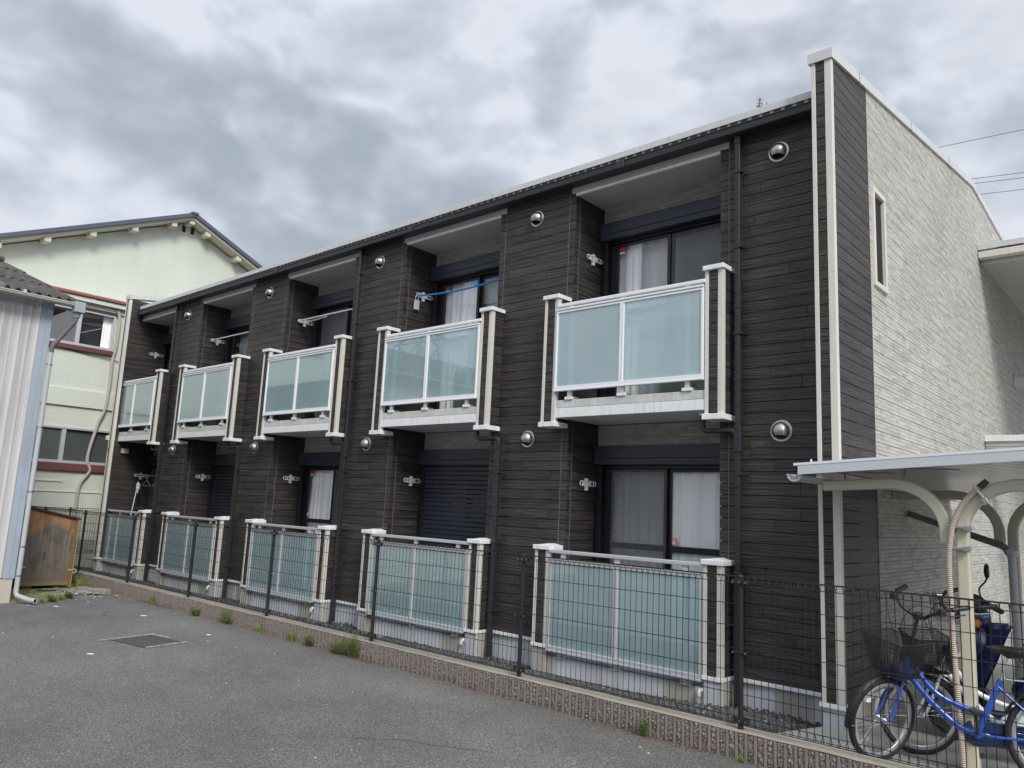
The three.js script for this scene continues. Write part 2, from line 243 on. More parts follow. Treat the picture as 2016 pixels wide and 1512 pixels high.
// ---------------------------------------------------------------- the dark apartment block
const P = 3.0617, NB = 5, RH = 0.1095, YB = 0.168, WX = -15.24, ZW = 0.33, ZR = -0.575, XL = -3.079, XR = -1.23;
const apt = thing('apartment_building', 'two-storey apartment block clad in dark wood-grain boards with a cream tiled gable end', 'apartment building');
const cam = camera.position, CB = [];
{
  const rp = rng(101), planks = [], tiles = [];
  const size = (O, U, u, v, area) => { const x = O[0] + U[0] * u, z = O[2] + U[2] * u; const d2 = (x - cam.x) ** 2 + (v - cam.y) ** 2 + (z - cam.z) ** 2; return area / d2; };
  // rows of boards on a vertical wall; joints fall at random along the row
  function boards(O, U, N, u0, u1, y0, y1, { minL = 0.35, maxL = 1.15, cuts = [], top, t = 0.014 } = {}) {
    for (let r = 0; ; r++) {
      const a = YB + r * RH, b = a + RH; if (a >= y1 - 0.01) break; if (b <= y0 + 0.004) continue;
      const lo = Math.max(a, y0), hi = Math.min(b, y1); let u = u0; const ends = cuts.slice();
      let q = u0 + (rp() * maxL); while (q < u1 - 0.12) { if (q > u0 + 0.12 && rp() < 0.55) ends.push(q); q += minL + rp() * (maxL - minL); }
      ends.push(u1); ends.sort((m, n) => m - n);
      for (const e of ends) {
        if (e - u < 0.015) continue;
        let poly = [[u + 0.0018, lo + 0.0035], [e - 0.0018, lo + 0.0035], [e - 0.0018, hi - 0.0035], [u + 0.0018, hi - 0.0035]];
        if (top) poly = top(poly);
        if (poly.length > 2 && hi - lo > 0.012) {
          const k = 0.88 + 0.26 * rp(), w = (rp() - 0.5) * 0.05;
          const g = tint(slabPoly(poly, O, U, [0, 1, 0], N, t, rp() * 7, rp() * 5), k * (1 + w), k, k * (1 - w));
          planks.push({ g, s: size(O, U, (u + e) / 2, (lo + hi) / 2, (e - u) * (hi - lo) * (Math.abs(N[0]) > 0.5 && N[0] > 0 && O[0] > -1 ? 1.2 : 1)) });
        }
        u = e;
      }
    }
  }
  // small uneven stone-look tiles in rows of three to a course
  function stones(O, U, N, u0, u1, y0, y1, { hole, top, minL = 0.07, maxL = 0.27, tone = 1 } = {}) {
    const h = RH / 3;
    for (let r = 0, yy = y0; yy < y1 - 0.008; r++) {
      const gap = r % 3 === 2 ? 0.006 : 0.0018, hi = Math.min(yy + h, y1), spans = hole && hi > hole[2] && yy < hole[3] ? [[u0, hole[0]], [hole[1], u1]] : [[u0, u1]];
      for (const [a, b] of spans) {
        let u = a; const first = 0.05 + rp() * 0.2; let next = a + first;
        while (u < b - 0.004) {
          const e = Math.min(next, b); let poly = [[u + 0.0012, yy + 0.001], [e - 0.0012, yy + 0.001], [e - 0.0012, hi - gap], [u + 0.0012, hi - gap]];
          if (top) poly = top(poly);
          if (poly.length > 2 && e - u > 0.006) {
            const q = rp(), k = tone * (q < 0.22 ? 0.80 + 0.1 * rp() : 0.94 + 0.10 * rp());
            tiles.push({ g: tint(slabPoly(poly, O, U, [0, 1, 0], N, 0.0075 + 0.003 * rp(), rp(), rp()), 0.495 * k, 0.482 * k, 0.447 * k), s: size(O, U, (u + e) / 2, yy, (e - u) * h) });
          }
          u = e; next = u + minL + rp() * rp() * (maxL - minL) * 1.6;
        }
      }
      yy += h;
    }
  }
  const FZ = [0, 0, 1], FX = [1, 0, 0], UX = [1, 0, 0], UZ = [0, 0, -1];
  const sf = 0.153, yt0 = 5.735, zRidge = -5.64, sb = -0.065, yR = yt0 + sf * (ZW - zRidge);
  const gtop = (poly) => clip(clip(poly, -sf, 1, yt0), -sb, 1, yR - sb * (ZW - zRidge));       // u = ZW - z; below both slopes of the parapet
  // --- backing walls (solid, so that no light leaks in)
  const wallG = [];
  for (let i = -1; i < NB - 1; i++) { const x1 = i < 0 ? -0.175 : XL - i * P, x0 = XR - (i + 1) * P; wallG.push(box(x0 + 0.0142, x1 - (i < 0 ? 0 : 0.0142), 0.136, 5.46, ZR - 0.2, -0.0142)); }
  obj('wall', [wallG, box(-0.173, -0.0142, 0.136, yt0, -2.0, ZW - 0.014), box(WX + 0.014, WX + 0.159, 0.136, yt0, -2, ZW - 0.014)], M.joint, apt);
  // gable wall backing with window opening
  const wz0 = -1.10, wz1 = -0.80, wy0 = 3.93, wy1 = 4.85, bg = (z0, z1, y0, y1) => { const poly = gtop([[ZW - z1, y0], [ZW - z0, y0], [ZW - z0, y1], [ZW - z1, y1]]); return slabPoly(poly, [-0.30, 0, ZW], UZ, [0, 1, 0], FX, 0.30 - 0.011, 0, 0); };
  obj('gable_wall', [bg(-12, -1.98, -0.2, 9), bg(-2.0, wz0, -0.2, 9), bg(wz1, -0.2, -0.2, 9), bg(wz0, wz1, -0.2, wy0), bg(wz0, wz1, wy1, 9)], M.tileBack, apt);
  // rear body
  obj('rear_wall', [box(WX + 0.05, -0.32, -0.2, 5.4, -11.5, -3.3), box(WX + 0.05, -0.3, 5.35, 5.42, -3.4, -0.2), box(WX + 0.05, -0.3, 2.5, 2.58, -3.4, ZR - 0.05), box(WX + 0.05, -0.3, -0.1, 0.04, -3.4, ZR - 0.05)], M.room, apt);
  // --- boards on the facade strips, the recess sides, the sleeve walls and the gable end
  for (let i = -1; i < NB - 1; i++) {
    const x1 = i < 0 ? -0.175 : XL - i * P, x0 = XR - (i + 1) * P, w = x1 - x0, cuts = [0.093]; if (i >= 0) cuts.push(w - 0.093);
    boards([x0, 0, -0.014], UX, FZ, 0, w, YB, 5.44, { cuts });
  }
  const seams = [];
  for (let i = 0; i < NB; i++) {
    const xl = i === NB - 1 ? WX + 0.173 : XL - i * P, last = i === NB - 1, z1 = last ? ZW - 0.05 : 0;
    boards([xl - 0.014, 0, z1], UZ, FX, 0, z1 - ZR, 0.05, last ? yt0 : 5.4, { cuts: last ? [] : [0.08], minL: 0.5 });
    boards([XR - i * P + 0.014, 0, ZR], [0, 0, 1], [-1, 0, 0], 0, -ZR, 0.05, 5.4, { minL: 0.5 });
    for (const dx of [XR - i * P + 0.093, XL - i * P - 0.093]) if (dx > WX + 0.2) seams.push(box(dx - 0.0032, dx + 0.0032, YB, 5.4, -0.013, 0.0006));
    if (!last) seams.push(box(xl - 0.012, xl + 0.0006, 0.05, 5.3, -0.0832, -0.0768));
  }
  obj('corner_sealant', seams, M.caulk, apt);
  boards([-0.173, 0, ZW - 0.014], UX, FZ, 0.037, 0.118, YB, yt0, { maxL: 9, minL: 8 });
  boards([WX, 0, ZW - 0.014], UX, FZ, 0.030, 0.105, YB, yt0, { maxL: 9, minL: 8 });
  boards([-0.014, 0, ZW], UZ, FX, 0.012, 0.985, YB, 7, { top: gtop });
  boards([-0.173 + 0.014, 0, 0], [0, 0, 1], [-1, 0, 0], 0, ZW - 0.01, YB, yt0, {});
  // --- cream cladding: gable, over the shutters, beside the windows, porch
  stones([-0.011, 0, ZW], UZ, FX, 0.987, 10.6, YB, 7.2, { top: gtop, hole: [ZW - wz1 - 0.01, ZW - wz0 + 0.01, wy0 - 0.01, wy1 + 0.01] });
  for (let i = 0; i < NB; i++) for (const f of [0, 1]) {
    const x0 = i === NB - 1 ? WX + 0.19 : XL - i * P + 0.003, x1 = XR - i * P - 0.003, y0 = f ? 5.05 : 2.335, y1 = f ? 5.30 : 2.60;
    stones([x0, 0, ZR - 0.011], UX, FZ, 0, x1 - x0, y0, y1, { tone: 0.98 });
    stones([x0, 0, ZR - 0.011], UX, FZ, 0, XL - i * P + 0.056 - x0, f ? 2.74 : 0.05, y0, { tone: 0.98 });
    stones([XR - i * P - 0.062, 0, ZR - 0.011], UX, FZ, 0, 0.06, f ? 2.74 : 0.05, y0, { tone: 0.98 });
  }
  stones([0.0, 0, -5.661], UX, FZ, 0.012, 3.4, 2.65, 2.828, { maxL: 0.4, minL: 0.12 });
  const back = [];
  for (let i = 0; i < NB; i++) for (const f of [0, 1]) { const x0 = i === NB - 1 ? WX + 0.17 : XL - i * P, x1 = XR - i * P, a = f ? 2.60 : -0.1, b = f ? 5.36 : 2.60; back.push(box(x0, XL - i * P + 0.05, a, b, ZR - 0.12, ZR - 0.011), box(XR - i * P - 0.06, x1, a, b, ZR - 0.12, ZR - 0.011), box(XL - i * P + 0.05, XR - i * P - 0.06, (f ? 4.85 : 2.13), b, ZR - 0.12, ZR - 0.011)); }
  obj('recess_wall', back, M.tileBack, apt);
  for (const [list, name, m] of [[planks, 'plank', M.plank], [tiles, 'tile', M.tile]]) {
    list.sort((a, b) => b.s - a.s);
    for (const q of list.slice(0, 295)) obj(name, q.g, m, apt);
    obj(name + '_cladding', list.slice(295).map((q) => q.g), m, apt).userData.kind = 'stuff';
  }
  console.log('planks', planks.length, 'tiles', tiles.length);
  // --- cream corner trims of the sleeve walls and the end of the gable boards
  for (const x0 of [-0.175, WX - 0.002]) {
    obj('corner_trim', rbox(x0, x0 + 0.038, YB + 0.002, yt0, -0.02, ZW + 0.006, 0.004), M.trim, apt);
    obj('corner_trim', [rbox(x0 + (x0 < -1 ? 0.106 : 0.119), x0 + 0.181, YB + 0.002, yt0 - 0.003, ZW - 0.05, ZW + 0.006, 0.004)], M.trim, apt);
  }
  obj('board_edging', box(-0.013, 0.004, YB + 0.02, 5.88, -0.6585, -0.6545), M.caulk, apt);
  // --- parapet cap along both gables
  const cap = (x0, x1) => {
    const out = [], prof = [[ZW + 0.022, yt0 - 0.004], [zRidge, yR], [-11.5, yR + sb * (11.5 + zRidge)]];
    for (let k = 0; k < 2; k++) { const [z0, y0] = prof[k], [z1, y1] = prof[k + 1]; const g = new THREE.BufferGeometry(), s = slabPoly([[z1, y1], [z0, y0], [z0, y0 + 0.098], [z1, y1 + 0.098]], [x0, 0, 0], [0, 0, 1], [0, 1, 0], FX, x1 - x0); const back_ = slabPoly([[z1, y1], [z0, y0], [z0, y0 + 0.098], [z1, y1 + 0.098]], [x0, 0, 0], [0, 0, 1], [0, 1, 0], [-1, 0, 0], 0.0005); out.push(s, back_); }
    return out;
  };
  obj('parapet_cap', cap(-0.197, 0.022), M.capGrey, apt); obj('parapet_cap', cap(WX - 0.02, WX + 0.195), M.capGrey, apt);
  obj('cap_joint', [0.75, 2.6, 4.45, 6.3].map((d) => { const z = ZW - d, y = z > zRidge ? yt0 + sf * (ZW - z) : yR - sb * (z - zRidge); return box(-0.199, 0.024, y - 0.004, y + 0.0995, z - 0.004, z + 0.004); }), M.caulk, apt);
  // --- foundation with its white drip flashing
  const fz = -0.03, foundG = [], trimG = [];
  for (let i = -1; i < NB - 1; i++) { const x1 = i < 0 ? -0.175 : XL - i * P, x0 = XR - (i + 1) * P; foundG.push(box(x0, x1, -0.4, 0.134, -0.3, fz, i * 0.7)); trimG.push(rbox(x0, x1, 0.133, 0.167, -0.1, 0.012, 0.004)); }
  foundG.push(box(-0.172, -0.012, -0.3, 0.134, -0.3, ZW - 0.02), box(-0.20, -0.014, -0.3, 0.1335, -12, -0.31), box(WX, WX + 0.16, -0.3, 0.134, -3, ZW - 0.02));
  trimG.push(rbox(-0.19, 0.014, 0.132, 0.168, -0.2, ZW + 0.016, 0.004), rbox(-0.1, 0.0135, 0.133, 0.1675, -12, -0.19, 0.004), rbox(WX - 0.01, WX + 0.185, 0.132, 0.168, -0.2, ZW + 0.016, 0.004));
  for (const g of foundG) obj('foundation', g, M.found, apt); for (const g of trimG) obj('drip_flashing', g, M.white, apt);
  // --- eaves: dark soffit, gutter, corrugated roof edge with pale flashing, roof behind
  const xa = WX + 0.175, xb = -0.176;
  obj('eave_soffit', [box(xa, xb, 5.395, 5.41, -0.2, 0.10), box(xa, xb, 5.41, 5.50, 0.06, 0.092)], M.gutter, apt);
  const gp = [[0.075, 5.402], [0.082, 5.385], [0.158, 5.385], [0.168, 5.392], [0.173, 5.450], [0.181, 5.456], [0.181, 5.465], [0.170, 5.465], [0.165, 5.400], [0.084, 5.402]];
  const gs = new THREE.Shape(gp.map(([z, y]) => new THREE.Vector2(z, y))), gg = new THREE.ExtrudeGeometry(gs, { depth: xb - xa - 0.04, bevelEnabled: false }); gg.rotateY(-Math.PI / 2); gg.scale(1, 1, 1);
  // after the turn, the shape's x runs along z and the extrusion along -x
  gg.translate(xb, 0, 0); const gpos = gg.attributes.position; let zmax = -9; for (let i = 0; i < gpos.count; i++) zmax = Math.max(zmax, gpos.getZ(i));
  if (zmax < 0.1) { gg.scale(1, 1, -1); gg.index && 0; }
  obj('gutter', uvm(norm(gg)), M.gutter, apt);
  obj('gutter_joint', [-2.35, -5.9, -9.4, -12.6].map((x) => rbox(x - 0.05, x + 0.05, 5.381, 5.468, 0.078, 0.186, 0.004)), M.gutter, apt);
  obj('roof_edge', [box(xa + 0.06, xb, 5.44, 5.53, 0.085, 0.101)], M.whiteAlu, apt);
  const teeth = []; for (let x = xb - 0.03; x > xa + 0.1; x -= 0.112) teeth.push(slabPoly([[x - 0.088, 5.492], [x, 5.492], [x - 0.014, 5.530], [x - 0.074, 5.530]], [0, 0, 0.102], UX, [0, 1, 0], FZ, 0.012));
  obj('corrugation', teeth, M.black, apt).userData.kind = 'stuff';
  const fl = []; for (let x = xb, k = 0; x > xa + 0.06; x -= 1.82, k++) { const x0 = Math.max(x - 1.817, xa + 0.06); fl.push(rbox(x0, x, 5.530, 5.602, 0.07, 0.122, 0.003)); }
  for (const g of fl) obj('roof_flashing', g, M.capGrey, apt);
  obj('roof', sheet(1, 2, (s, t) => { const z = [0.09, zRidge, -11.5][Math.round(t * 2)], y = 5.585 + (t < 0.25 ? 0 : t < 0.75 ? 0.8 : 0.45); return [mix(xa, xb, s), y, z]; }), M.gutter, apt);
  // --- side window
  const sw = grp('side_window', apt);
  obj('frame', [rbox(-0.05, 0.024, wy1, wy1 + 0.055, wz0 - 0.05, wz1 + 0.055, 0.004), rbox(-0.05, 0.026, wy0 - 0.05, wy0, wz0 - 0.05, wz1 + 0.055, 0.004), rbox(-0.05, 0.022, wy0, wy1, wz1, wz1 + 0.053, 0.004), rbox(-0.05, 0.022, wy0, wy1, wz0 - 0.048, wz0, 0.004)], M.trim, sw);
  obj('sash', [box(-0.03, -0.012, wy0, wy1, wz0, wz0 + 0.02), box(-0.03, -0.012, wy0, wy1, wz1 - 0.02, wz1), box(-0.03, -0.012, wy0, wy0 + 0.03, wz0, wz1), box(-0.03, -0.012, wy1 - 0.03, wy1, wz0, wz1)], M.box, sw);
  obj('pane', box(-0.024, -0.021, wy0 + 0.02, wy1 - 0.02, wz0 + 0.015, wz1 - 0.015), phys([0.62, 0.68, 0.74], 0.3, { clearcoat: 1, clearcoatRoughness: 0.02 }), sw);
  // --- stair porch behind: roof with eave trim, deep soffit, parapet
  const po = grp('porch', apt);
  obj('porch_roof', [box(0.0, 4.5, 5.60, 5.66, -12, -6.08), box(0.0, 4.5, 5.66, 5.80, -12, -5.95)], M.soffit, po);
  obj('porch_gutter', [rbox(0.004, 4.5, 5.585, 5.69, -5.98, -5.84, 0.012), rbox(0.004, 4.5, 5.548, 5.60, -6.09, -6.04, 0.005)], M.trim, po);
  obj('porch_fascia', rbox(0.0, 4.5, 5.722, 5.81, -5.95, -5.86, 0.004), M.capGrey, po);
  const pt = []; for (let x = 0.25; x < 4; x += 0.11) pt.push(slabPoly([[x, 5.697], [x + 0.085, 5.697], [x + 0.07, 5.72], [x + 0.014, 5.72]], [0, 0, -5.87], UX, [0, 1, 0], FZ, 0.012)); obj('porch_corrugation', pt, M.black, po);
  obj('parapet', box(0.0, 3.4, 2.45, 2.829, -5.8, -5.661), M.tileBack, po);
  obj('parapet_coping', [rbox(0.0, 3.42, 2.828, 2.915, -5.83, -5.63, 0.006), rbox(0.0, 3.42, 2.56, 2.65, -5.82, -5.64, 0.006)], M.white, po);
  const sl = grp('wall_lamp', apt); obj('shade', cyl(0.13, 4.13, -8.5, 0.13, 0.24, 20, 'x'), M.capGrey, sl); obj('base', cyl(0.012, 4.13, -8.5, 0.15, 0.02, 20, 'x'), M.capGrey, sl);

  // --- one balcony bay of each floor, then copies along the facade
  const capG = (x0, x1, y, flipped) => {                 // pillar cap: low hipped top (or plain underside cap)
    if (flipped) return [rbox(x0, x1, y, y + 0.056, 0.0, 0.242, 0.005)];
    const a = rbox(x0, x1, y, y + 0.05, 0.0, 0.244, 0.008, 2), m = (x0 + x1) / 2, top = new THREE.BufferGeometry(), q = y + 0.045, r = y + 0.066, i0 = 0.012;
    const p = [[x0 + i0, q, 0.232], [x1 - i0, q, 0.232], [x1 - i0, q, 0.0], [x0 + i0, q, 0.0], [m, r, 0.13], [m, r, 0.0]], tri = [[0, 1, 4], [1, 2, 5], [1, 5, 4], [3, 0, 4], [3, 4, 5]];
    top.setAttribute('position', new THREE.BufferAttribute(new Float32Array(tri.flat().map((k) => p[k]).flat()), 3)); top.computeVertexNormals(); return [a, uvm(top)];
  };
  function pillar(b, x0, x1, y0, y1, side) {
    const list = planks.length; const before = planks.length;
    boards([x0, 0, 0.204], UX, FZ, 0.036, x1 - x0 - 0.052, y0, y1, { maxL: 9, minL: 8, t: 0.008 });
    boards([x1 - 0.008, 0, 0.2], UZ, FX, 0.0, 0.195, y0, y1, { maxL: 9, minL: 8, t: 0.007 });
    boards([x0 + 0.008, 0, 0.005], [0, 0, 1], [-1, 0, 0], 0, 0.195, y0, y1, { maxL: 9, minL: 8, t: 0.007 });
    const cl = planks.splice(before).map((q) => q.g);
    const pm = obj('pillar', [box(x0 + 0.008, x1 - 0.008, y0, y1, 0.001, 0.204)], M.joint, b);
    obj('pillar_boards', cl, M.plank, b).userData.kind = 'stuff';
    obj('pillar_trim', rbox(x0 - 0.002, x0 + 0.036, y0, y1, 0.19, 0.219, 0.003), M.trim, b);
    obj('pillar_trim', [rbox(x1 - 0.053, x1 - 0.026, y0, y1, 0.19, 0.2185, 0.003), rbox(x1 - 0.029, x1 + 0.002, y0, y1, 0.165, 0.2205, 0.003)], M.trim, b);
  }
  const LX0 = -3.315, LX1 = -3.1135, RX0 = -1.281, RX1 = -1.094;
  function panels(b, y0, y1, xl, yr, up) {                   // two frosted panes in an aluminium frame, handrail over it
    const RM = up ? M.whiteAlu : M.alu, fy = up ? y0 - 0.098 : 0.05, xm = -2.24, xr = -1.292, z0 = 0.205, z1 = 0.238, f = 0.024;
    obj('panel_frame', [rbox(xl, xr, y1 - 0.022, y1, z0 - 0.01, z1 + 0.008, 0.003), rbox(xl + 0.002, xr - 0.002, y1 - 0.052, y1 - 0.026, z0, z1, 0.003), rbox(xl, xr, y0, y0 + 0.056, z0 - 0.005, z1 + 0.004, 0.004), rbox(xl, xr - 0.001, y0 - 0.001, y0 + 0.018, z0, z1 + 0.01, 0.003),
      rbox(xl + 0.001, xl + f, y0 + 0.05, y1 - 0.03, z0, z1 + 0.001, 0.003), rbox(xr - f, xr - 0.001, y0 + 0.05, y1 - 0.03, z0, z1 + 0.001, 0.003), rbox(xm - 0.026, xm - 0.002, y0 + 0.05, y1 - 0.03, z0, z1 + 0.001, 0.003), rbox(xm + 0.002, xm + 0.026, y0 + 0.05, y1 - 0.03, z0, z1 + 0.001, 0.003)], RM, b);
    obj('frosted_pane', box(xl + f - 0.004, xm - 0.02, y0 + 0.05, y1 - 0.04, 0.219, 0.2235), M.frost, b);
    obj('frosted_pane', box(xm + 0.02, xr - f + 0.004, y0 + 0.05, y1 - 0.04, 0.219, 0.2235), M.frost, b);
    for (const [a, c] of [[xl + f - 0.004, xm - 0.02], [xm + 0.02, xr - f + 0.004]]) obj('pane_face', sheet(1, 1, (s, t) => [mix(a, c, s), mix(y0 + 0.05, y1 - 0.04, t), 0.2262]), M.face, b);
    obj('handrail', rbox(-3.12, -1.28, yr - 0.038, yr, 0.175, 0.235, 0.008, 2), RM, b);
    for (const x of [-2.93, xm, -1.475]) { obj('upright', [rbox(x - 0.026, x + 0.026, y0 - 0.06, yr - 0.03, 0.178, 0.213, 0.003), rbox(x - 0.03, x + 0.03, y1, yr - 0.036, 0.19, 0.216, 0.002)], RM, b); obj('upright_foot', rbox(x - 0.055, x + 0.055, fy, fy + 0.034, 0.10, up ? 0.222 : 0.19, 0.004), M.white, b); }
  }
  const upG = new THREE.Group(); upG.name = 'balcony';
  obj('slab', [rbox(LX1 + 0.002, RX0 - 0.002, 2.604, 2.709, -0.01, 0.212, 0.005), box(XL + 0.002, XR - 0.002, 2.606, 2.73, ZR, 0.0)], M.white, upG);
  obj('slab_kerb', rbox(LX1 + 0.003, RX0 - 0.003, 2.712, 2.80, 0.09, 0.205, 0.008, 2), mat([0.62, 0.62, 0.60], 0.8, { map: tex(256, 256, (u, v) => { const s = 0.78 + 0.3 * noise2(u * 70, v * 1.5, 5, 70, 2) * noise2(u * 12, v, 7, 12, 1) + 0.1 * noise2(u * 20, v * 20, 9, 20, 20); return [s, s, s * 0.98]; }, true, 1, 4) }), upG);
  panels(upG, 2.897, 3.85, -3.128, 3.908, true);
  const drain = grp('balcony_drain', upG);
  const upLeft = new THREE.Group();
  pillar(upG, RX0, RX1, 2.562, 3.986); obj('pillar_cap', capG(RX0 - 0.02, RX1 + 0.02, 3.985), M.white, upG); obj('pillar_base', capG(RX0 - 0.02, RX1 + 0.02, 2.506, true), M.white, upG);
  upG.remove(drain);
  const leftParts = (b, y0, y1, up) => { const n = b.children.length; pillar(b, LX0, LX1, y0, y1); obj('pillar_cap', capG(LX0 - 0.02, LX1 + 0.02, y1 - 0.001), M.white, b); if (up) obj('pillar_base', capG(LX0 - 0.02, LX1 + 0.02, 2.506, true), M.white, b); return b.children.slice(n); };
  const gfG = new THREE.Group(); gfG.name = 'terrace';
  obj('terrace_wall', [box(LX1 + 0.002, RX0 - 0.002, -0.4, 0.052, 0.02, 0.185, 0.3), box(XL + 0.002, XR - 0.002, -0.3, 0.045, ZR, 0.02), box(RX0 + 0.004, RX1 - 0.004, -0.4, 0.134, 0.0, 0.206, 0.9), box(-2.26, -2.16, -0.3, 0.04, 0.186, 0.189)], M.found, gfG);
  obj('terrace_flashing', rbox(RX0 - 0.008, RX1 + 0.008, 0.133, 0.168, 0.0, 0.228, 0.004), M.white, gfG);
  panels(gfG, 0.112, 1.08, -3.10, 1.166, false);
  pillar(gfG, RX0, RX1, 0.168, 1.155); obj('pillar_cap', capG(RX0 - 0.02, RX1 + 0.02, 1.152), M.white, gfG);
  obj('drain_elbow', [pipe([[-1.305, 0.03, 0.18], [-1.308, 0.032, 0.212], [-1.312, 0.01, 0.224], [-1.312, -0.015, 0.224]], 0.021, 14, 10)], M.trim, gfG);
  for (let i = 0; i < NB; i++) for (const proto of [upG, gfG]) {
    const b = proto.clone(); b.name = proto.name; b.position.x = -i * P; apt.add(b); b.userData = {};
    if (i < NB - 1) { const key = proto === upG ? 'u' : 'g'; CB[key] ??= (() => { const t = new THREE.Group(); leftParts(t, proto === upG ? 2.562 : 0.168, proto === upG ? 3.986 : 1.155, proto === upG); if (proto === gfG) { obj('terrace_wall', box(LX0 + 0.004, LX1 - 0.004, -0.4, 0.134, 0.0, 0.206, 0.4), M.found, t); obj('terrace_flashing', rbox(LX0 - 0.008, LX1 + 0.008, 0.133, 0.168, 0.0, 0.228, 0.004), M.white, t); } return t; })(); for (const c of CB[key].children) b.add(c.clone()); }
    for (const c of b.children) if (c.name.endsWith('boards')) c.userData = { kind: 'stuff' };
  }
  // --- recess ceilings and their fascias
  for (let i = 0; i < NB; i++) {
    const dx = -i * P, x0 = i === NB - 1 ? WX + 0.176 : XL + dx, x1 = XR + dx;
    obj('recess_ceiling', [box(x0, x1, 5.298, 5.36, ZR - 0.05, -0.002), box(x1 - 0.35, x1 - 0.346, 5.2955, 5.2985, ZR, -0.02), box(x0 + 0.6, x0 + 0.604, 5.2955, 5.2985, ZR, -0.02)], M.soffit, apt);
    obj('recess_fascia', [rbox(x0 - (i === NB - 1 ? 0 : 0.06), x1 + 0.1, 5.327, 5.395, -0.03, 0.012, 0.003)], M.soffit, apt);
    obj('fascia_lip', rbox(x0, x1 - 0.003, 5.289, 5.322, -0.02, 0.016, 0.004), M.white, apt);
  }
  // --- windows, shutter boxes and roller shutters
  const curtainG = (x0, x1, y0, y1, z, seed, amp = 0.014) => sheet(90, 3, (s, t) => { const x = mix(x0, x1, s); return [x, mix(y0, y1, t), z + amp * Math.sin(x * 46 + 2.2 * noise2(x * 5, seed, 3) * 3 + 0.25 * t) * (0.5 + noise2(x * 3, seed, 9)) + 0.012 * noise2(x * 9, t * 2, seed)]; }, (s, t, p) => [p[0], p[1]]);
  const WL = -3.025, WRt = -1.292, GL = -2.85, ML = -2.18, MR = -2.11;
  const winMesh = {};
  const part = (k, g, m) => (winMesh[k] ??= [joinG([g()]), m]);
  function windowSet(i, f, o) {
    const w = grp('sliding_window', apt), dx = -i * P, dy = f ? 2.717 : 0, y0 = f ? 2.74 : 0.05, zf = ZR, key = f ? 'u' : 'g';
    const add = (n, k, g, m) => { const [geo, mm] = part(key + k, g, m), e = new THREE.Mesh(geo, mm); e.name = n; e.position.x = dx; e.castShadow = e.receiveShadow = true; w.add(e); return e; };
    const T = 2.13 + dy, fr = (x0, x1, a, b, z0, z1) => rbox(x0, x1, a, b, z0, z1, 0.003);
    add('frame', 'frame', () => [fr(WL, WL + 0.035, y0, T, zf - 0.09, zf + 0.03), fr(WRt - 0.035, WRt, y0, T, zf - 0.09, zf + 0.03), fr(WL, WRt, T - 0.035, T, zf - 0.09, zf + 0.029), fr(WL, WRt, y0, y0 + 0.04, zf - 0.09, zf + 0.03)], M.sash);
    add('shutter_rail', 'rail', () => [fr(WL + 0.002, WL + 0.06, y0, T, zf + 0.02, zf + 0.075), fr(WRt - 0.06, WRt - 0.002, y0, T, zf + 0.02, zf + 0.075)], M.sash);
    add('shutter_box', 'box', () => [rbox(-3.045, -1.262, 2.205 + dy, 2.345 + dy, zf, zf + 0.123, 0.006), rbox(-3.045, -1.262, 2.131 + dy, 2.201 + dy, zf, zf + 0.12, 0.005), box(-3.04, -1.266, 2.19 + dy, 2.21 + dy, zf, zf + 0.113)], M.box);
    const sash = (x0, x1, z, l, r) => [fr(x0, x0 + l, y0 + 0.03, T - 0.03, z - 0.016, z + 0.016), fr(x1 - r, x1, y0 + 0.03, T - 0.03, z - 0.016, z + 0.016), fr(x0 + 0.002, x1 - 0.002, T - 0.072, T - 0.031, z - 0.015, z + 0.015), fr(x0 + 0.002, x1 - 0.002, 1.195 + dy, 1.262 + dy, z - 0.0155, z + 0.0155), fr(x0 + 0.002, x1 - 0.002, y0 + 0.031, y0 + 0.09, z - 0.015, z + 0.015)];
    add('sash', 'sashL', () => sash(WL + 0.03, ML + 0.04, zf - 0.02, GL - WL - 0.03, 0.04), M.sash);
    add('sash', 'sashR', () => sash(ML + 0.01, WRt - 0.03, zf - 0.058, MR - ML - 0.01, 0.05), M.sash);
    add('pane', 'paneL', () => box(GL - 0.01, ML + 0.01, y0 + 0.08, T - 0.06, zf - 0.021, zf - 0.019), M.glass);
    add('pane', 'paneR', () => box(MR - 0.01, WRt - 0.07, y0 + 0.08, T - 0.06, zf - 0.059, zf - 0.057), M.glass);
    if (o.screen) add('insect_screen', 'scr' + o.screen, () => [o.screen !== 'R' && box(GL - 0.02, ML + 0.03, y0 + 0.05, T - 0.05, zf - 0.0045, zf - 0.003), o.screen !== 'L' && box(MR - 0.012, WRt - 0.06, y0 + 0.05, T - 0.05, zf - 0.0045, zf - 0.003)], M.screen);
    if (o.curtain) { const c = new THREE.Mesh(curtainG(o.curtain[0], o.curtain[1], y0 + 0.06, T - 0.04, zf - 0.105, i * 3 + f + 1), M.curtain); c.name = 'curtain'; c.position.x = dx; w.add(c); }
    if (o.blind) { const c = new THREE.Mesh(curtainG(o.blind[0], o.blind[1], y0 + 0.06, T - 0.04, zf - 0.2, i * 5 + f + 3, 0.01), o.blind[2] ?? M.room); c.name = 'lining'; c.position.x = dx; w.add(c); }
    if (o.sticker) {
      add('sticker', 'st1', () => [box(GL + 0.004, GL + 0.078, T - 0.135, T - 0.076, zf - 0.0188, zf - 0.0172)], M.red);
      add('sticker', 'st1b', () => [box(GL + 0.006, GL + 0.076, T - 0.160, T - 0.1365, zf - 0.0188, zf - 0.0174)], M.white);
    }
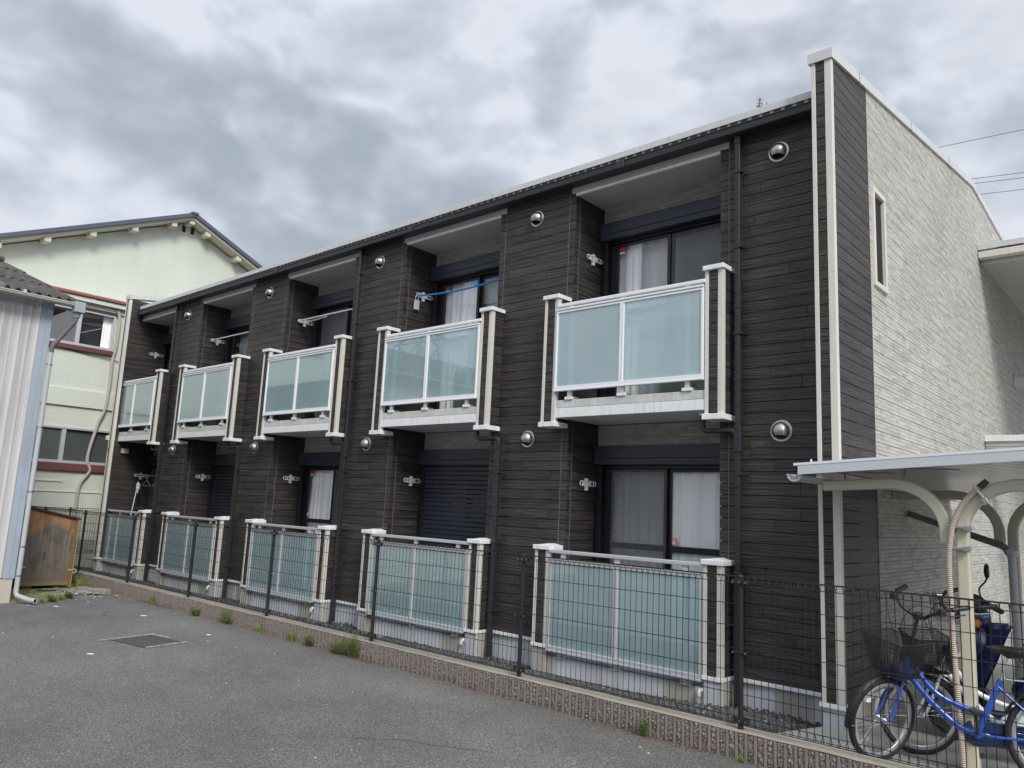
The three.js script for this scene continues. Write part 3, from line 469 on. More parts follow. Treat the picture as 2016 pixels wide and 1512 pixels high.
    if (o.small) {
      add('sticker', 'st2', () => [box(GL + 0.004, GL + 0.05, 1.30 + dy, 1.362 + dy, zf - 0.0188, zf - 0.0174)], M.orangeRed);
      add('sticker', 'st2b', () => [box(GL + 0.014, GL + 0.046, 1.312 + dy, 1.346 + dy, zf - 0.0173, zf - 0.0168)], M.white);
      add('sticker', 'st3', () => [box(MR + 0.006, MR + 0.066, 1.27 + dy, 1.345 + dy, zf - 0.0568, zf - 0.0554)], M.orangeRed);
      add('sticker', 'st3b', () => [box(MR + 0.016, MR + 0.058, 1.276 + dy, 1.312 + dy, zf - 0.0553, zf - 0.0548), box(MR + 0.02, MR + 0.054, 1.318 + dy, 1.334 + dy, zf - 0.0553, zf - 0.0548)], M.white);
    }
    if (o.shut) for (let k = 0, y = y0 + 0.02; y < T - 0.005; y += 0.062, k++) {
      const e = new THREE.Mesh((winMesh.slat ??= [joinG([rbox(WL + 0.05, WRt - 0.05, 0.001, 0.0575, zf + 0.035, zf + 0.052, 0.008, 2)]), M.shutter])[0], M.shutter); e.name = 'slat'; e.position.set(dx, y, 0); e.castShadow = true; w.add(e);
    }
    const room = obj('room', [box(WL + 0.02 + dx, WRt - 0.02 + dx, y0, y0 + 0.02, -3.2, zf - 0.095), box(WL - 0.2 + dx, WRt + 0.2 + dx, y0, T + 0.25, -3.25, -3.2), box(WL - 0.2 + dx, WL - 0.15 + dx, y0, T + 0.25, -3.2, zf - 0.125), box(WRt + 0.15 + dx, WRt + 0.2 + dx, y0, T + 0.25, -3.2, zf - 0.125), box(WL - 0.2 + dx, WRt + 0.2 + dx, T + 0.2, T + 0.25, -3.2, zf - 0.125)], M.room, w);
    return w;
  }
  const pale = mat([0.62, 0.63, 0.64], 0.95), grey = mat([0.24, 0.25, 0.26], 0.95), dim = mat([0.42, 0.46, 0.5], 0.95);
  windowSet(0, 1, { curtain: [GL - 0.05, GL + 0.27], blind: [GL + 0.2, WRt, pale], screen: 'R', sticker: 1 });
  windowSet(0, 0, { curtain: [GL - 0.1, WRt], screen: 'L', sticker: 1, small: 1 });
  windowSet(1, 1, { curtain: [GL - 0.05, ML + 0.02], blind: [ML, WRt, dim], sticker: 1 });
  windowSet(1, 0, { shut: 1, blind: [WL, WRt, grey] });
  windowSet(2, 1, { blind: [GL - 0.1, WRt, dim], screen: 'L' });
  windowSet(2, 0, { curtain: [GL - 0.1, WRt], sticker: 1, small: 1, screen: 'R' });
  windowSet(3, 1, { blind: [GL - 0.1, WRt, dim] });
  windowSet(3, 0, { shut: 1, blind: [WL, WRt, grey] });
  windowSet(4, 1, { blind: [GL - 0.1, WRt, grey] });
  windowSet(4, 0, { curtain: [GL - 0.1, WRt], screen: 'L' });
  // --- stainless vent hoods
  {
    const ev = new Evaluator(); ev.attributes = ['position', 'normal', 'uv'];
    const outer = new Brush(new THREE.SphereGeometry(0.086, 40, 28)), inner = new Brush(new THREE.SphereGeometry(0.081, 32, 22)), halfB = new Brush(new THREE.BoxGeometry(0.4, 0.4, 0.2)), cut = new Brush(new THREE.BoxGeometry(0.4, 0.1, 0.4));
    halfB.position.z = -0.1; halfB.updateMatrixWorld(); outer.updateMatrixWorld(); inner.updateMatrixWorld();
    cut.rotation.x = -0.16; cut.position.set(0, -0.098, 0.05); cut.updateMatrixWorld();
    const shell = ev.evaluate(ev.evaluate(ev.evaluate(outer, inner, SUBTRACTION), halfB, SUBTRACTION), cut, SUBTRACTION);
    const hood = norm(shell.geometry); hood.clearGroups?.();
    const flange = norm(new THREE.LatheGeometry([[0.078, 0.004], [0.086, 0.007], [0.100, 0.006], [0.104, 0.002], [0.104, -0.012]].map(([r, y]) => new THREE.Vector2(r, y)), 40)); flange.rotateX(Math.PI / 2);
    const vg = new THREE.Group(); vg.name = 'vent_hood';
    obj('hood', hood, M.steel, vg); obj('flange', flange, M.steel, vg); obj('duct', cyl(0, 0, 0.002, 0.078, 0.004, 28, 'z'), M.black, vg);
    for (let i = 0; i < NB; i++) for (const y of [5.1385, 2.40]) { const v = vg.clone(); v.position.set(-0.6185 - i * P, y, 0.003); apt.add(v); }
  }
  // --- downspouts with clips, and the branch pipes that drain the balconies
  for (let i = 0; i < NB; i++) {
    const x = -1.005 - i * P, z = 0.075, full = i % 2 === 0, top = full ? 5.39 : 2.42, d = grp('downspout', apt), r = 0.027;
    const sq = (x0, y0, y1, w = 0.027) => [rbox(x0 - w, x0 + w, y0, y1, z - w, z + w, 0.008, 2)];
    obj('pipe', [sq(x, -0.12, top), full ? sq(x, 5.30, 5.39, 0.032) : [], [4.45, 3.62, 2.9, 1.9, 1.18, 0.5].filter((y) => y < top - 0.1).map((y) => sq(x, y - 0.022, y + 0.022, 0.0305)), sq(x, -0.12, 0.02, 0.031)], M.dark, d);
    obj('branch', [bent([[-1.36 - i * P, 2.60, 0.10], [-1.36 - i * P, 2.41, 0.10], [x - (full ? 0.03 : 0.0), 2.41, 0.085], ...(full ? [[x, 2.30, z]] : [[x, 2.2, z]])], 0.027, 8, 0.06), full ? [rbox(x - 0.036, x + 0.036, 2.2, 2.45, z - 0.034, z + 0.034, 0.01, 2)] : []], M.dark, d);
    for (const y of [5.0, 4.22, 3.35, 2.0, 1.1, 0.4].filter((y) => y < top - 0.1)) obj('clip', [box(x - 0.034, x + 0.05, y - 0.012, y + 0.012, z - 0.034, z + 0.034), rod([x + 0.035, y, z - 0.01], [x + 0.06, y - 0.006, 0.0], 0.006, 6)], M.dark, d);
    obj('drain_socket', cyl(-1.36 - i * P, 2.585, 0.10, 0.036, 0.05, 14), M.trim, d);
  }
  // --- folded laundry brackets on the recess side walls
  {
    const lb = new THREE.Group(); lb.name = 'laundry_bracket';
    const ring = (z) => { const t = norm(new THREE.TorusGeometry(0.025, 0.0055, 8, 22)); t.rotateY(Math.PI / 2); t.translate(0.03, 0, z); return t; };
    obj('arm', [ring(-0.235), ring(-0.495), rbox(0.025, 0.035, 0.021, 0.031, -0.49, -0.24, 0.002), rbox(0.025, 0.035, -0.031, -0.021, -0.49, -0.24, 0.002), [-0.30, -0.43].map((z) => [rod([0.03, -0.026, z], [0.03, 0.026, z + 0.03], 0.005, 6), rod([0.03, 0.026, z], [0.03, -0.026, z + 0.035], 0.005, 6)]), rbox(0.024, 0.036, -0.026, 0.026, -0.41, -0.33, 0.003)], M.white, lb);
    obj('mount', [rbox(0, 0.03, -0.08, 0.06, -0.375, -0.33, 0.006, 2)], M.white, lb);
    for (let i = 0; i < NB; i++) for (const y of [4.60, 1.905]) { const b = lb.clone(); b.position.set(i === NB - 1 ? WX + 0.173 : XL - i * P, y, 0); apt.add(b); }
  }
  // small boxes on the far sleeve wall
  const fs = grp('floodlight', apt); obj('housing', rbox(WX - 0.07, WX + 0.0, 2.62, 2.72, ZW - 0.06, ZW + 0.05, 0.01), M.capGrey, fs); obj('cable', pipe([[WX + 0.01, 2.60, ZW + 0.015], [WX + 0.03, 2.5, ZW + 0.03], [WX + 0.12, 2.38, ZW + 0.012]], 0.006, 14, 6), M.black, fs);
  obj('junction_box', rbox(WX + 0.17, WX + 0.235, 2.36, 2.46, -0.02, 0.12, 0.006), M.trim, apt);
  // meter box at the foot of the gable, seen through the basket
  const mb = grp('service_box', apt); obj('cover', rbox(0.004, 0.075, 0.40, 0.56, -0.72, -0.60, 0.006), M.trim, mb); obj('conduit', [bent([[0.035, 0.42, -0.66], [0.035, -0.02, -0.66]], 0.022, 10), pipe([[0.035, 0.4, -0.69], [0.06, 0.25, -0.66], [0.05, 0.1, -0.64]], 0.012, 14, 6)], M.trim, mb);
}

// ---------------------------------------------------------------- split-face block kerb under the fence
{
  const w = thing('block_kerb', 'low kerb of brown ribbed split-face blocks along the edge of the asphalt lot', 'kerb wall');
  const rk = rng(303), zF = 1.748, yT = 0.172, blockM = mat([1, 1, 1], 0.95, { vertexColors: true, bumpMap: speck, bumpScale: 0.004 });
  const speckCol = (r) => { if (r > 0.965) return [0.62, 0.56, 0.5]; if (r > 0.9) return [0.36, 0.29, 0.25]; const k = 0.5 + 0.95 * r; return [0.262 * k, 0.226 * k, 0.202 * k]; };
  const variants = [];
  for (let v = 0; v < 5; v++) {
    const g = [];
    for (let k = 0; k < 6; k++) {
      const x0 = k * 0.0667 + 0.011, x1 = (k + 1) * 0.0667 - 0.009, nx = 9, ny = 26, cols = {};
      g.push(sheet(nx, ny, (s, t) => { const e = Math.min(1, Math.min(s, 1 - s) * 5); return [mix(x0, x1, s), mix(-0.02, yT, t), -0.006 + (-0.002 + 0.018 * Math.pow(rk(), 1.2)) * e * (t > 0.98 ? 0.2 : 1)]; }, (s, t, p) => [p[0], p[1]], (s, t, p) => { const dirt = sstep(0.07, 0.0, p[1]) * (0.35 + 0.4 * noise2(p[0] * 12 + v * 9, 1, 4)); const c = speckCol(rk()); return [c[0] * (1 - dirt * 0.5), c[1] * (1 - dirt * 0.55), c[2] * (1 - dirt * 0.6)]; }));
      const rb = rbox(k * 0.0667 - 0.0085, k * 0.0667 + 0.0105, -0.02, yT, -0.06, 0.010, 0.004); g.push(tint(rb, 0.205 + 0.03 * rk(), 0.184, 0.166));
    }
    g.push(tint(box(0.001, 0.399, -0.05, yT - 0.002, -0.16, -0.007), 0.2, 0.165, 0.15));
    variants.push(joinG(g));
  }
  for (let i = 0; i < 46; i++) { const m = new THREE.Mesh(variants[Math.floor(rk() * 5)], blockM); m.name = 'block'; m.position.set(1.97 - (i + 1) * 0.4, 0, zF); m.castShadow = m.receiveShadow = true; w.add(m); }
  obj('mortar_top', sheet(260, 4, (s, t) => { const x = mix(-16.45, 1.97, s); return [x, yT + 0.003 + 0.004 * noise2(x * 9, t * 6, 5), zF + 0.004 + 0.003 * noise2(x * 20, 2, 8) - t * 0.165]; }, (s, t, p) => [p[0], p[2]], (s, t, p) => { const k = 0.8 + 0.5 * (fbm2(p[0] * 3, p[2] * 12, 4, 9) - 0.35); return [k, k, k]; }), mat([0.37, 0.335, 0.275], 0.95, { vertexColors: true, bumpMap: speck, bumpScale: 0.002 }), w);
  rebase(w, -7.2, 0, zF);
}
// weathered dirt and dead moss at the foot of the kerb
{
  const rm = rng(404), g = [];
  for (let i = 0; i < 5200; i++) {
    const x = 1.5 - Math.pow(rm(), 1.1) * 11, dens = sstep(0.45, 0.7, fbm2(x * 1.1 + 4, 3, 3, 17)); if (rm() > dens) continue;
    const z = 1.757 + Math.pow(rm(), 1.7) * 0.10, a = rm() * 6.28, l = 0.006 + rm() * 0.016, k = 0.6 + rm() * 0.9;
    g.push(tint(rod([x, 0.001 + rm() * 0.004, z], [x + Math.cos(a) * l, 0.003 + rm() * 0.013, z + Math.sin(a) * l], 0.0011, 3, 0.0005), 0.13 * k, 0.06 * k, 0.035 * k));
  }
  const m = obj('dead_moss', g, mat([1, 1, 1], 1, { vertexColors: true })); tag(m, 'rust-brown dead moss and needles along the foot of the block kerb', 'moss'); m.userData.kind = 'stuff';
}
// dark crushed gravel between kerb and foundations
{
  const rv = rng(505), N = 30000, geo = new THREE.IcosahedronGeometry(1, 0), p = geo.attributes.position, q = {};
  for (let i = 0; i < p.count; i++) { const key = [p.getX(i), p.getY(i), p.getZ(i)].map((v) => v.toFixed(3)).join(); q[key] ??= 0.72 + 0.55 * rv(); p.setXYZ(i, p.getX(i) * q[key], p.getY(i) * q[key], p.getZ(i) * q[key]); }
  geo.computeVertexNormals();
  const gy = (x, z) => mix(-0.135, -0.085, sstep(-2.2, -0.9, x)) + 0.035 * (fbm2(x * 1.5, z * 1.5, 3, 77) - 0.5) + 0.095 * sstep(0.7, 1.55, z) * sstep(-0.3, -1.2, x) - 0.02 * sstep(0.8, 1.5, z) * sstep(-1.2, -0.4, x);
  const bed = sheet(160, 24, (s, t) => { const x = mix(-16.3, -0.25, s), z = mix(-0.03, 1.63, t); return [x, gy(x, z) - 0.012, z]; }, (s, t, p) => [p[0], p[2]]);
  const g = new THREE.Group(); g.name = 'gravel_bed'; g.userData = { kind: 'stuff', label: 'dark grey crushed gravel strip between the fence and the foundations', category: 'gravel' }; scene.add(g);
  obj('soil', bed, mat([0.05, 0.05, 0.052], 1), g);
  const im = new THREE.InstancedMesh(geo, mat([1, 1, 1], 0.9, { flatShading: true }), N), m4 = new THREE.Matrix4(), qu = new THREE.Quaternion(), c = new THREE.Color(); let n = 0;
  while (n < N) {
    const x = rv() < 0.6 ? -0.28 - rv() * 5.5 : -0.3 - rv() * 15.9, z = -0.02 + rv() * 1.62; if (z < 0.19 && rv() < 0.8) continue; if (x > -0.5 && rv() < (x + 0.5) * 3) continue;
    const s = 0.008 + 0.013 * rv() * rv() + 0.003; qu.setFromEuler(new THREE.Euler(rv() * 6, rv() * 6, rv() * 6)); m4.compose(V(x, gy(x, z) + (rv() - 0.3) * 0.014, z), qu, V(s * (1 + rv() * 0.6), s, s * (0.8 + rv() * 0.5))); im.setMatrixAt(n, m4);
    const k = rv() > 0.985 ? 3.4 : 0.6 + 0.9 * rv(); im.setColorAt(n, c.setRGB(0.078 * k, 0.078 * k, 0.08 * k)); n++;
  }
  im.name = 'gravel_stones'; im.castShadow = im.receiveShadow = true; im.userData.kind = 'stuff'; g.add(im);
}

// ---------------------------------------------------------------- wire mesh fences
function meshPanel(L) {                                   // vertical wires folded into triangles at head and foot
  const g = [], r = 0.0026, n = Math.round(L / 0.05), y0 = 0.032, y1 = 1.012, k = 0.045, d = 0.022;
  for (let i = 0; i < n; i++) {
    const x = (i + 0.5) * L / n, pts = [[x, y0 + k, -d * 0.9], [x, y0, -d], [x, y0 - 0.006, 0.0], [x, y0, d], [x, y0 + k, 0], [x, y1 - k, 0], [x, y1 - 0.006, d], [x, y1, 0.0], [x, y1 - 0.004, -d], [x, y1 - k, -0.004]];
    for (let j = 1; j < pts.length - 1; j++) g.push(rod(pts[j], pts[j + 1], r, 4)); g.push(rod([x + 0.001, y0, -d], [x, y0 + k, -0.003], r, 4));
  }
  for (const [y, z] of [[y1 - 0.004, d], [y1 - 0.002, -d], [y1 - k, 0.004], [y0, d], [y0, -d], [y0 + k, 0.004]]) g.push(rod([0.004, y, z], [L - 0.004, y, z], r * 1.1, 5));
  for (let y = y0 + k + 0.149; y < y1 - k - 0.06; y += 0.149) g.push(rod([0.004, y, 0.004], [L - 0.004, y, 0.004], r * 1.05, 4));
  return joinG(g);
}
function fencePost() {
  const g = new THREE.Group(); g.name = 'fence_post';
  obj('tube', [norm(new THREE.CylinderGeometry(0.0185, 0.0185, 1.015, 18)).translate(0, 0.5, 0)], M.post, g);
  obj('post_cap', [norm(new THREE.SphereGeometry(0.0205, 16, 8, 0, 6.3, 0, Math.PI / 2)).scale(1, 0.6, 1).translate(0, 1.012, 0), cyl(0, 1.004, 0, 0.0208, 0.02, 18)], M.post, g);
  for (const y of [0.972, 0.055]) obj('clamp', [rbox(-0.062, 0.062, y - 0.016, y + 0.016, -0.012, 0.026, 0.004), rbox(-0.022, 0.022, y - 0.018, y + 0.018, -0.02, 0.023, 0.006)], M.post, g);
  obj('clamp', [rbox(-0.05, 0.05, 0.494, 0.506, 0.012, 0.024, 0.003)], M.post, g);
  obj('bolt', [[-0.046, 0.972], [0, 0.972], [0.046, 0.972], [-0.046, 0.055], [0, 0.055], [0.046, 0.055], [-0.046, 0.5], [0.046, 0.5]].map(([x, y]) => cyl(x, y, 0.0275, 0.0055, 0.006, 10, 'z')), M.bolt, g);
  return g;
}
{
  const f = thing('mesh_fence', 'long dark brown wire mesh fence on the block kerb in front of the apartments', 'mesh fence'), z = 1.676, y = 0.178, pg = meshPanel(1.955), proto = fencePost();
  for (let k = -1; k < 8; k++) { const x = -0.2331 - 2 * k, p = proto.clone(); p.position.set(x, y, z); f.add(p); const m = obj('mesh_panel', pg, M.wire, f); m.position.set(x - 1.978, y, z); }
  const last = proto.clone(); last.position.set(-0.2331 - 16, y, z); f.add(last);
  rebase(f, -7.2, y, z);
  const b = thing('mesh_fence', 'dark wire mesh fence crossing the gap between the apartments and the green house', 'mesh fence');
  for (let k = 0; k < 3; k++) { const zz = 0.53 + 0.95 - 2 * k, p = proto.clone(); p.rotation.y = Math.PI / 2; p.position.set(-16.3, 0.13, zz - 0.95); b.add(p); const m = obj('mesh_panel', pg, M.wire, b); m.rotation.y = Math.PI / 2; m.position.set(-16.3, 0.13, zz + 1.03); }
  obj('kerb', box(-16.38, -16.22, -0.2, 0.12, -6, 1.55), M.concrete, b); rebase(b, -16.3, 0, -0.5);
}

// ---------------------------------------------------------------- green gabled house beyond
{
  const h = thing('green_house', 'old pale green plastered house with low gabled roof behind the end of the apartments', 'house');
  const plaster = mat([1, 1, 1], 0.9, { vertexColors: true, bumpMap: tex(512, 512, (u, v) => fbm2(u * 30, v * 30, 5, 5, 30, 30), false, 1 / 1.1, 1 / 1.1), bumpScale: 0.005 });
  const stain = (g, drip = 1) => { const p = g.attributes.position, c = new Float32Array(p.count * 3); for (let i = 0; i < p.count; i++) { const y = p.getY(i), z = p.getZ(i); const k = 0.93 + 0.2 * (fbm2(z * 0.8, y * 0.6, 4, 81) - 0.5) + 0.12 * drip * (fbm2(z * 6, y * 0.5, 3, 83) - 0.5); c.set([0.625 * k, 0.66 * k, 0.59 * k], i * 3); } g.setAttribute('color', new THREE.BufferAttribute(c, 3)); return g; };
  const rz = -1.986, ry = 9.02, sl = 0.445, ev = 6.4, gx = -18.0, wallY = (z) => ry - 0.16 - sl * Math.abs(z - rz);
  obj('gable_wall', stain(sheet(60, 40, (s, t) => { const z = mix(rz + 6.0, rz - 6.0, s); return [gx, mix(-0.3, wallY(z), t), z]; }, (s, t, p) => [p[2], p[1]])), plaster, h);
  obj('gable_wall', [box(-26, gx - 0.02, -0.3, 6.1, rz - 5.9, rz + 5.9)], mat([0.5, 0.53, 0.43], 0.9), h);
  for (const s of [1, -1]) {
    const slope = (x0, x1, dy0, dy1, over = 6.7) => { const N = slabPoly([[0, dy0], [over, dy0 - sl * over], [over, dy1 - sl * over], [0, dy1]], [x0, ry, rz], [0, 0, s], [0, 1, 0], [1, 0, 0], x1 - x0); return N; };
    obj('roof', slope(-26.5, -17.56, -0.03, 0.035), mat([0.075, 0.085, 0.115], 0.5), h);
    obj('rake_trim', slope(-17.62, -17.53, -0.055, 0.05), mat([0.085, 0.095, 0.13], 0.45), h);
    obj('eave_board', slope(-26.4, -17.60, -0.125, -0.035, 6.6), mat([0.56, 0.55, 0.45], 0.8), h);
    for (let k = s > 0 ? -1 : 0; k < 6; k++) { const d = k < 0 ? 0 : 0.47 + k * 0.96, z = rz + s * d, y = ry - 0.125 - sl * d; obj('purlin', rbox(-18.1, -17.64, y - 0.13, y + 0.0, z - 0.07, z + 0.07, 0.006), mat([0.60, 0.59, 0.49], 0.75), h); }
  }
  obj('ridge_cap', rbox(-26.5, -17.5, ry - 0.02, ry + 0.06, rz - 0.09, rz + 0.09, 0.02), mat([0.085, 0.095, 0.13], 0.45), h);
  for (const z of [-1.925, -2.165]) { const v = grp('gable_vent', h); obj('louvre', [rbox(gx - 0.03, gx + 0.012, 8.60, 8.79, z - 0.045, z + 0.045, 0.003), [0, 1, 2].map((k) => box(gx, gx + 0.016, 8.615 + k * 0.055, 8.655 + k * 0.055, z - 0.04, z + 0.04))], mat([0.03, 0.025, 0.02], 0.8), v); }
  // lower wing in front with tiled coping, windows and sills
  const ax = -17.0, red = mat([0.27, 0.105, 0.08], 0.7), redSill = mat([0.13, 0.045, 0.04], 0.6), win = (y0, y1, z0, z1) => [y0, y1, z0, z1];
  const zA = -3.2, zB = 6.5, W = [[4.83, 5.70, -0.13, 1.45], [2.12, 2.94, -0.40, 1.75]];
  const cutWall = []; let yPrev = -0.3;
  for (const [y0, y1, z0, z1] of [W[1], W[0]]) { cutWall.push([yPrev, y0, zA, zB], [y0, y1, zA, z0], [y0, y1, z1, zB]); yPrev = y1; } cutWall.push([yPrev, 5.9, zA, zB]);
  for (const [y0, y1, z0, z1] of cutWall) obj('wing_wall', stain(sheet(Math.max(2, Math.round((z1 - z0) * 5)), Math.max(2, Math.round((y1 - y0) * 5)), (s, t) => [ax, mix(y0, y1, t), mix(z1, z0, s)], (s, t, p) => [p[2], p[1]])), plaster, h);
  obj('wing_wall', box(-18.1, ax - 0.25, -0.3, 5.85, zA, zB), mat([0.2, 0.2, 0.18], 0.9), h);
  obj('wing_eave', [rbox(ax - 0.9, ax + 0.17, 5.86, 5.965, zA, zB, 0.01), box(ax, ax + 0.05, 5.74, 5.86, zA, zB)], mat([0.61, 0.64, 0.57], 0.85), h);
  for (let z = zA, k = 0; z < zB; z += 0.92, k++) obj('coping_tile', rbox(ax - 0.1, ax + 0.22, 5.967, 6.055, z + 0.002, z + 0.918, 0.03, 2), red, h);
  obj('belt_course', [rbox(ax - 0.02, ax + 0.05, 3.42, 3.82, zA, zB, 0.006), rbox(ax - 0.02, ax + 0.02, 1.70, 1.735, 0.55, zB, 0.004), rbox(ax - 0.02, ax + 0.018, 1.47, 1.50, zA, zB, 0.004)], stain(box(0, 0.01, 0, 0.01, 0, 0.01)) && mat([0.605, 0.64, 0.57], 0.9), h);
  obj('plinth', box(ax - 0.1, ax + 0.012, -0.3, 0.42, zA, zB), M.concrete, h);
  W.forEach(([y0, y1, z0, z1], k) => {
    const w = grp('window', h), zm = k ? 0.66 : 0.66;
    obj('frame', [rbox(ax - 0.1, ax + 0.03, y1 - 0.05, y1, z0, z1, 0.004), rbox(ax - 0.1, ax + 0.03, y0, y0 + 0.06, z0, z1, 0.004), rbox(ax - 0.1, ax + 0.028, y0, y1, z0, z0 + 0.045, 0.004), rbox(ax - 0.1, ax + 0.028, y0, y1, z1 - 0.045, z1, 0.004), rbox(ax - 0.07, ax + 0.02, y0, y1, zm - 0.05, zm + 0.04, 0.004)], M.alu, w);
    obj('pane', box(ax - 0.052, ax - 0.048, y0 + 0.05, y1 - 0.04, z0 + 0.03, zm - 0.03), k ? phys([0.07, 0.08, 0.08], 0.35, { clearcoat: 0.6, clearcoatRoughness: 0.3 }) : M.glass, w);
    obj('pane', box(ax - 0.032, ax - 0.028, y0 + 0.05, y1 - 0.04, zm + 0.02, z1 - 0.03), phys(k ? [0.08, 0.09, 0.09] : [0.14, 0.14, 0.15], 0.4, { clearcoat: 0.6, clearcoatRoughness: 0.3 }), w);
    obj('sill', rbox(ax - 0.05, ax + 0.07, y0 - (k ? 0.17 : 0.11), y0 - 0.002, z0 - 0.06, z1 + 0.06, 0.006), k ? mat([0.14, 0.05, 0.046], 0.65) : redSill, w);
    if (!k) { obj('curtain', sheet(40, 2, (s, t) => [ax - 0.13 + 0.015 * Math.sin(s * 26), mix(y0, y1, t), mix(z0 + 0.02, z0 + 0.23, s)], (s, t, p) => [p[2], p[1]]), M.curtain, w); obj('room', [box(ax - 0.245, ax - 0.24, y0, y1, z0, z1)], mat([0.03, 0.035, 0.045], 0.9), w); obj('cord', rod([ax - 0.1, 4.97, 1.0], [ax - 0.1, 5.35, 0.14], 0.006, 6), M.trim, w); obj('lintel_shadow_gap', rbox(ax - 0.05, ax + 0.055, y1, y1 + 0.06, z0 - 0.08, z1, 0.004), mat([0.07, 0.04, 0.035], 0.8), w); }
  });
  const co = grp('conduit', h);
  obj('hose', pipe([[-16.93, 5.86, -0.09], [-16.93, 5.72, -0.17], [-16.95, 4.97, -0.20], [-16.95, 4.64, -0.16], [-16.95, 4.07, -0.17], [-16.93, 3.44, -0.13], [-16.95, 3.08, -0.03], [-16.95, 2.21, 0.10], [-16.95, 1.99, 0.02], [-16.96, 1.67, 0.18], [-16.96, 1.21, 0.21], [-16.96, 0.6, 0.2]], 0.036, 150, 10), mat([0.52, 0.49, 0.42], 0.7, { bumpMap: tex(16, 64, (u, v) => 0.5 + 0.5 * Math.sin(u * 6.28), false, 260, 1), bumpScale: 0.008 }), co);
  obj('cable', rod([-16.97, 4.74, 1.2], [-16.97, 4.60, -0.5], 0.008, 6), M.black, co);
  rebase(h, -19.5, 0, -2);
}

// ---------------------------------------------------------------- corrugated metal shed at the left
{
  const s = thing('metal_shed', 'white ribbed metal shed with wavy slate roof at the left edge', 'shed'), sx = -10.0, zc = 3.285, zE = 10;
  const rust = tex(1024, 1024, (u, v) => { const rib = 0.5 + 0.5 * Math.cos(u * 10 * 6.2832), st = fbm2(u * 40, v * 3, 4, 91, 40, 3); const low = sstep(0.75, 0.2, v); let k = 0.93 + 0.14 * (fbm2(u * 8, v * 8, 4, 95, 8, 8) - 0.5); const d = sstep(0.45, 0.75, st) * 0.34 + 0.20 * rib * noise2(u * 10, v * 3, 93, 10, 3); k *= 1 - 0.5 * d; return [k, k * (1 - 0.10 * d), k * (1 - 0.16 * d)]; }, true, 1 / 1.1, 1 / 3.9);
  const sheetM = mat([0.56, 0.555, 0.56], 0.5, { map: rust });
  const prof = (z) => { const q = ((z - zc - 0.145) % 0.11 + 0.11) % 0.11; return q < 0.012 ? 0.014 * q / 0.012 : q < 0.026 ? 0.014 : q < 0.038 ? 0.014 * (0.038 - q) / 0.012 : 0; };
  const zs = []; for (let z = zc + 0.145; z < zE; z += 0.11) zs.push(z, z + 0.012, z + 0.026, z + 0.038);
  const panel = (a, b, y0, y1) => sheet(b - a, 1, (u, t) => { const z = zs[a + Math.round(u * (b - a))]; return [sx + prof(z + 1e-5), mix(y1, y0, t), z]; }, (u, t, p) => [p[2], p[1]]);
  for (let a = 0; a < zs.length - 1; a += 24) obj('ribbed_sheet', panel(a, Math.min(a + 24, zs.length - 1), 0.33, 4.3), sheetM, s);
  obj('wall', box(-15, sx - 0.03, -0.2, 4.2, zc + 0.02, zE), M.tileBack, s);
  obj('corner_flashing', [rbox(sx - 0.05, sx + 0.02, 0.315, 4.2, zc, zc + 0.15, 0.006), rbox(sx + 0.0, sx + 0.026, 0.317, 4.2, zc + 0.072, zc + 0.082, 0.003), rbox(sx - 0.2, sx - 0.02, 0.316, 4.2, zc - 0.012, zc + 0.008, 0.004)], mat([0.37, 0.415, 0.49], 0.42, { map: soft }), s);
  const rr = rng(12); obj('screw', Array.from({ length: 9 }, (_, k) => cyl(sx + 0.022, 0.55 + k * 0.42 + rr() * 0.05, zc + 0.045 + 0.06 * (k % 2), 0.006, 0.006, 8, 'x')), M.bolt, s);
  obj('footing', box(-15, sx + 0.01, -0.3, 0.312, zc + 0.02, zE), mat([0.52, 0.48, 0.41], 0.9, { map: M.found.map, bumpMap: speck, bumpScale: 0.002 }), s);
  // wavy slates: three courses, each of separate sheets
  const slateM = mat([1, 1, 1], 0.9, { vertexColors: true, bumpMap: speck, bumpScale: 0.006 }), ex = -9.80, ey = 4.235, rise = 0.33, L = 1.5, pitch = 0.128;
  const wave = (z) => 0.024 * Math.cos((z - 3.05) / pitch * 6.2832), slates = [];
  for (let c = 0; c < 3; c++) for (let k = 0; k < 8; k++) {
    const z0 = 3.02 + k * pitch * 7, z1 = z0 + pitch * 7.35, up = 0.02 * c * 0 + 0.0, rs = rng(700 + c * 10 + k), tone = 0.85 + 0.3 * rs();
    const f = (th) => (u, t) => { const z = mix(z0, z1, u), d = c * L - 0.03 * (c === 0) - 0.1 * (c > 0) + t * (L + 0.12), x = ex - d * 0.95; return [x, ey + d * 0.95 * rise + wave(z) + th + 0.022 * (1 - t) + k % 2 * 0.002, z]; };
    const cf = (u, t, p) => { const m = fbm2(p[0] * 4, p[2] * 4, 4, 33), l = sstep(0.55, 0.75, fbm2(p[0] * 9, p[2] * 9, 3, 35)); const q = tone * (0.7 + 0.8 * (m - 0.3) + 0.6 * l); return [0.088 * q, 0.08 * q, 0.074 * q]; };
    obj('roof_slate', [sheet(60, 8, f(0), null, cf), sheet(60, 8, (u, t) => f(-0.009)(1 - u, t), null, cf), sheet(60, 1, (u, t) => { const p = f(0)(u, 0); return [p[0] + 0.0005, p[1] - 0.009 * (1 - t), p[2]]; }, null, cf), sheet(1, 8, (u, t) => { const p = f(0)(0, t); return [p[0], p[1] - 0.009 * u, p[2]]; }, null, cf)], slateM, s);
  }
  obj('ridge', [-0.2, 0].map((d) => pipe([[ex - 4.2 + d, ey + 4.2 * rise + 0.05, 3.04], [ex - 4.2 + d, ey + 4.2 * rise + 0.03, zE]], 0.06, 4, 10)), mat([0.07, 0.065, 0.06], 0.9), s);
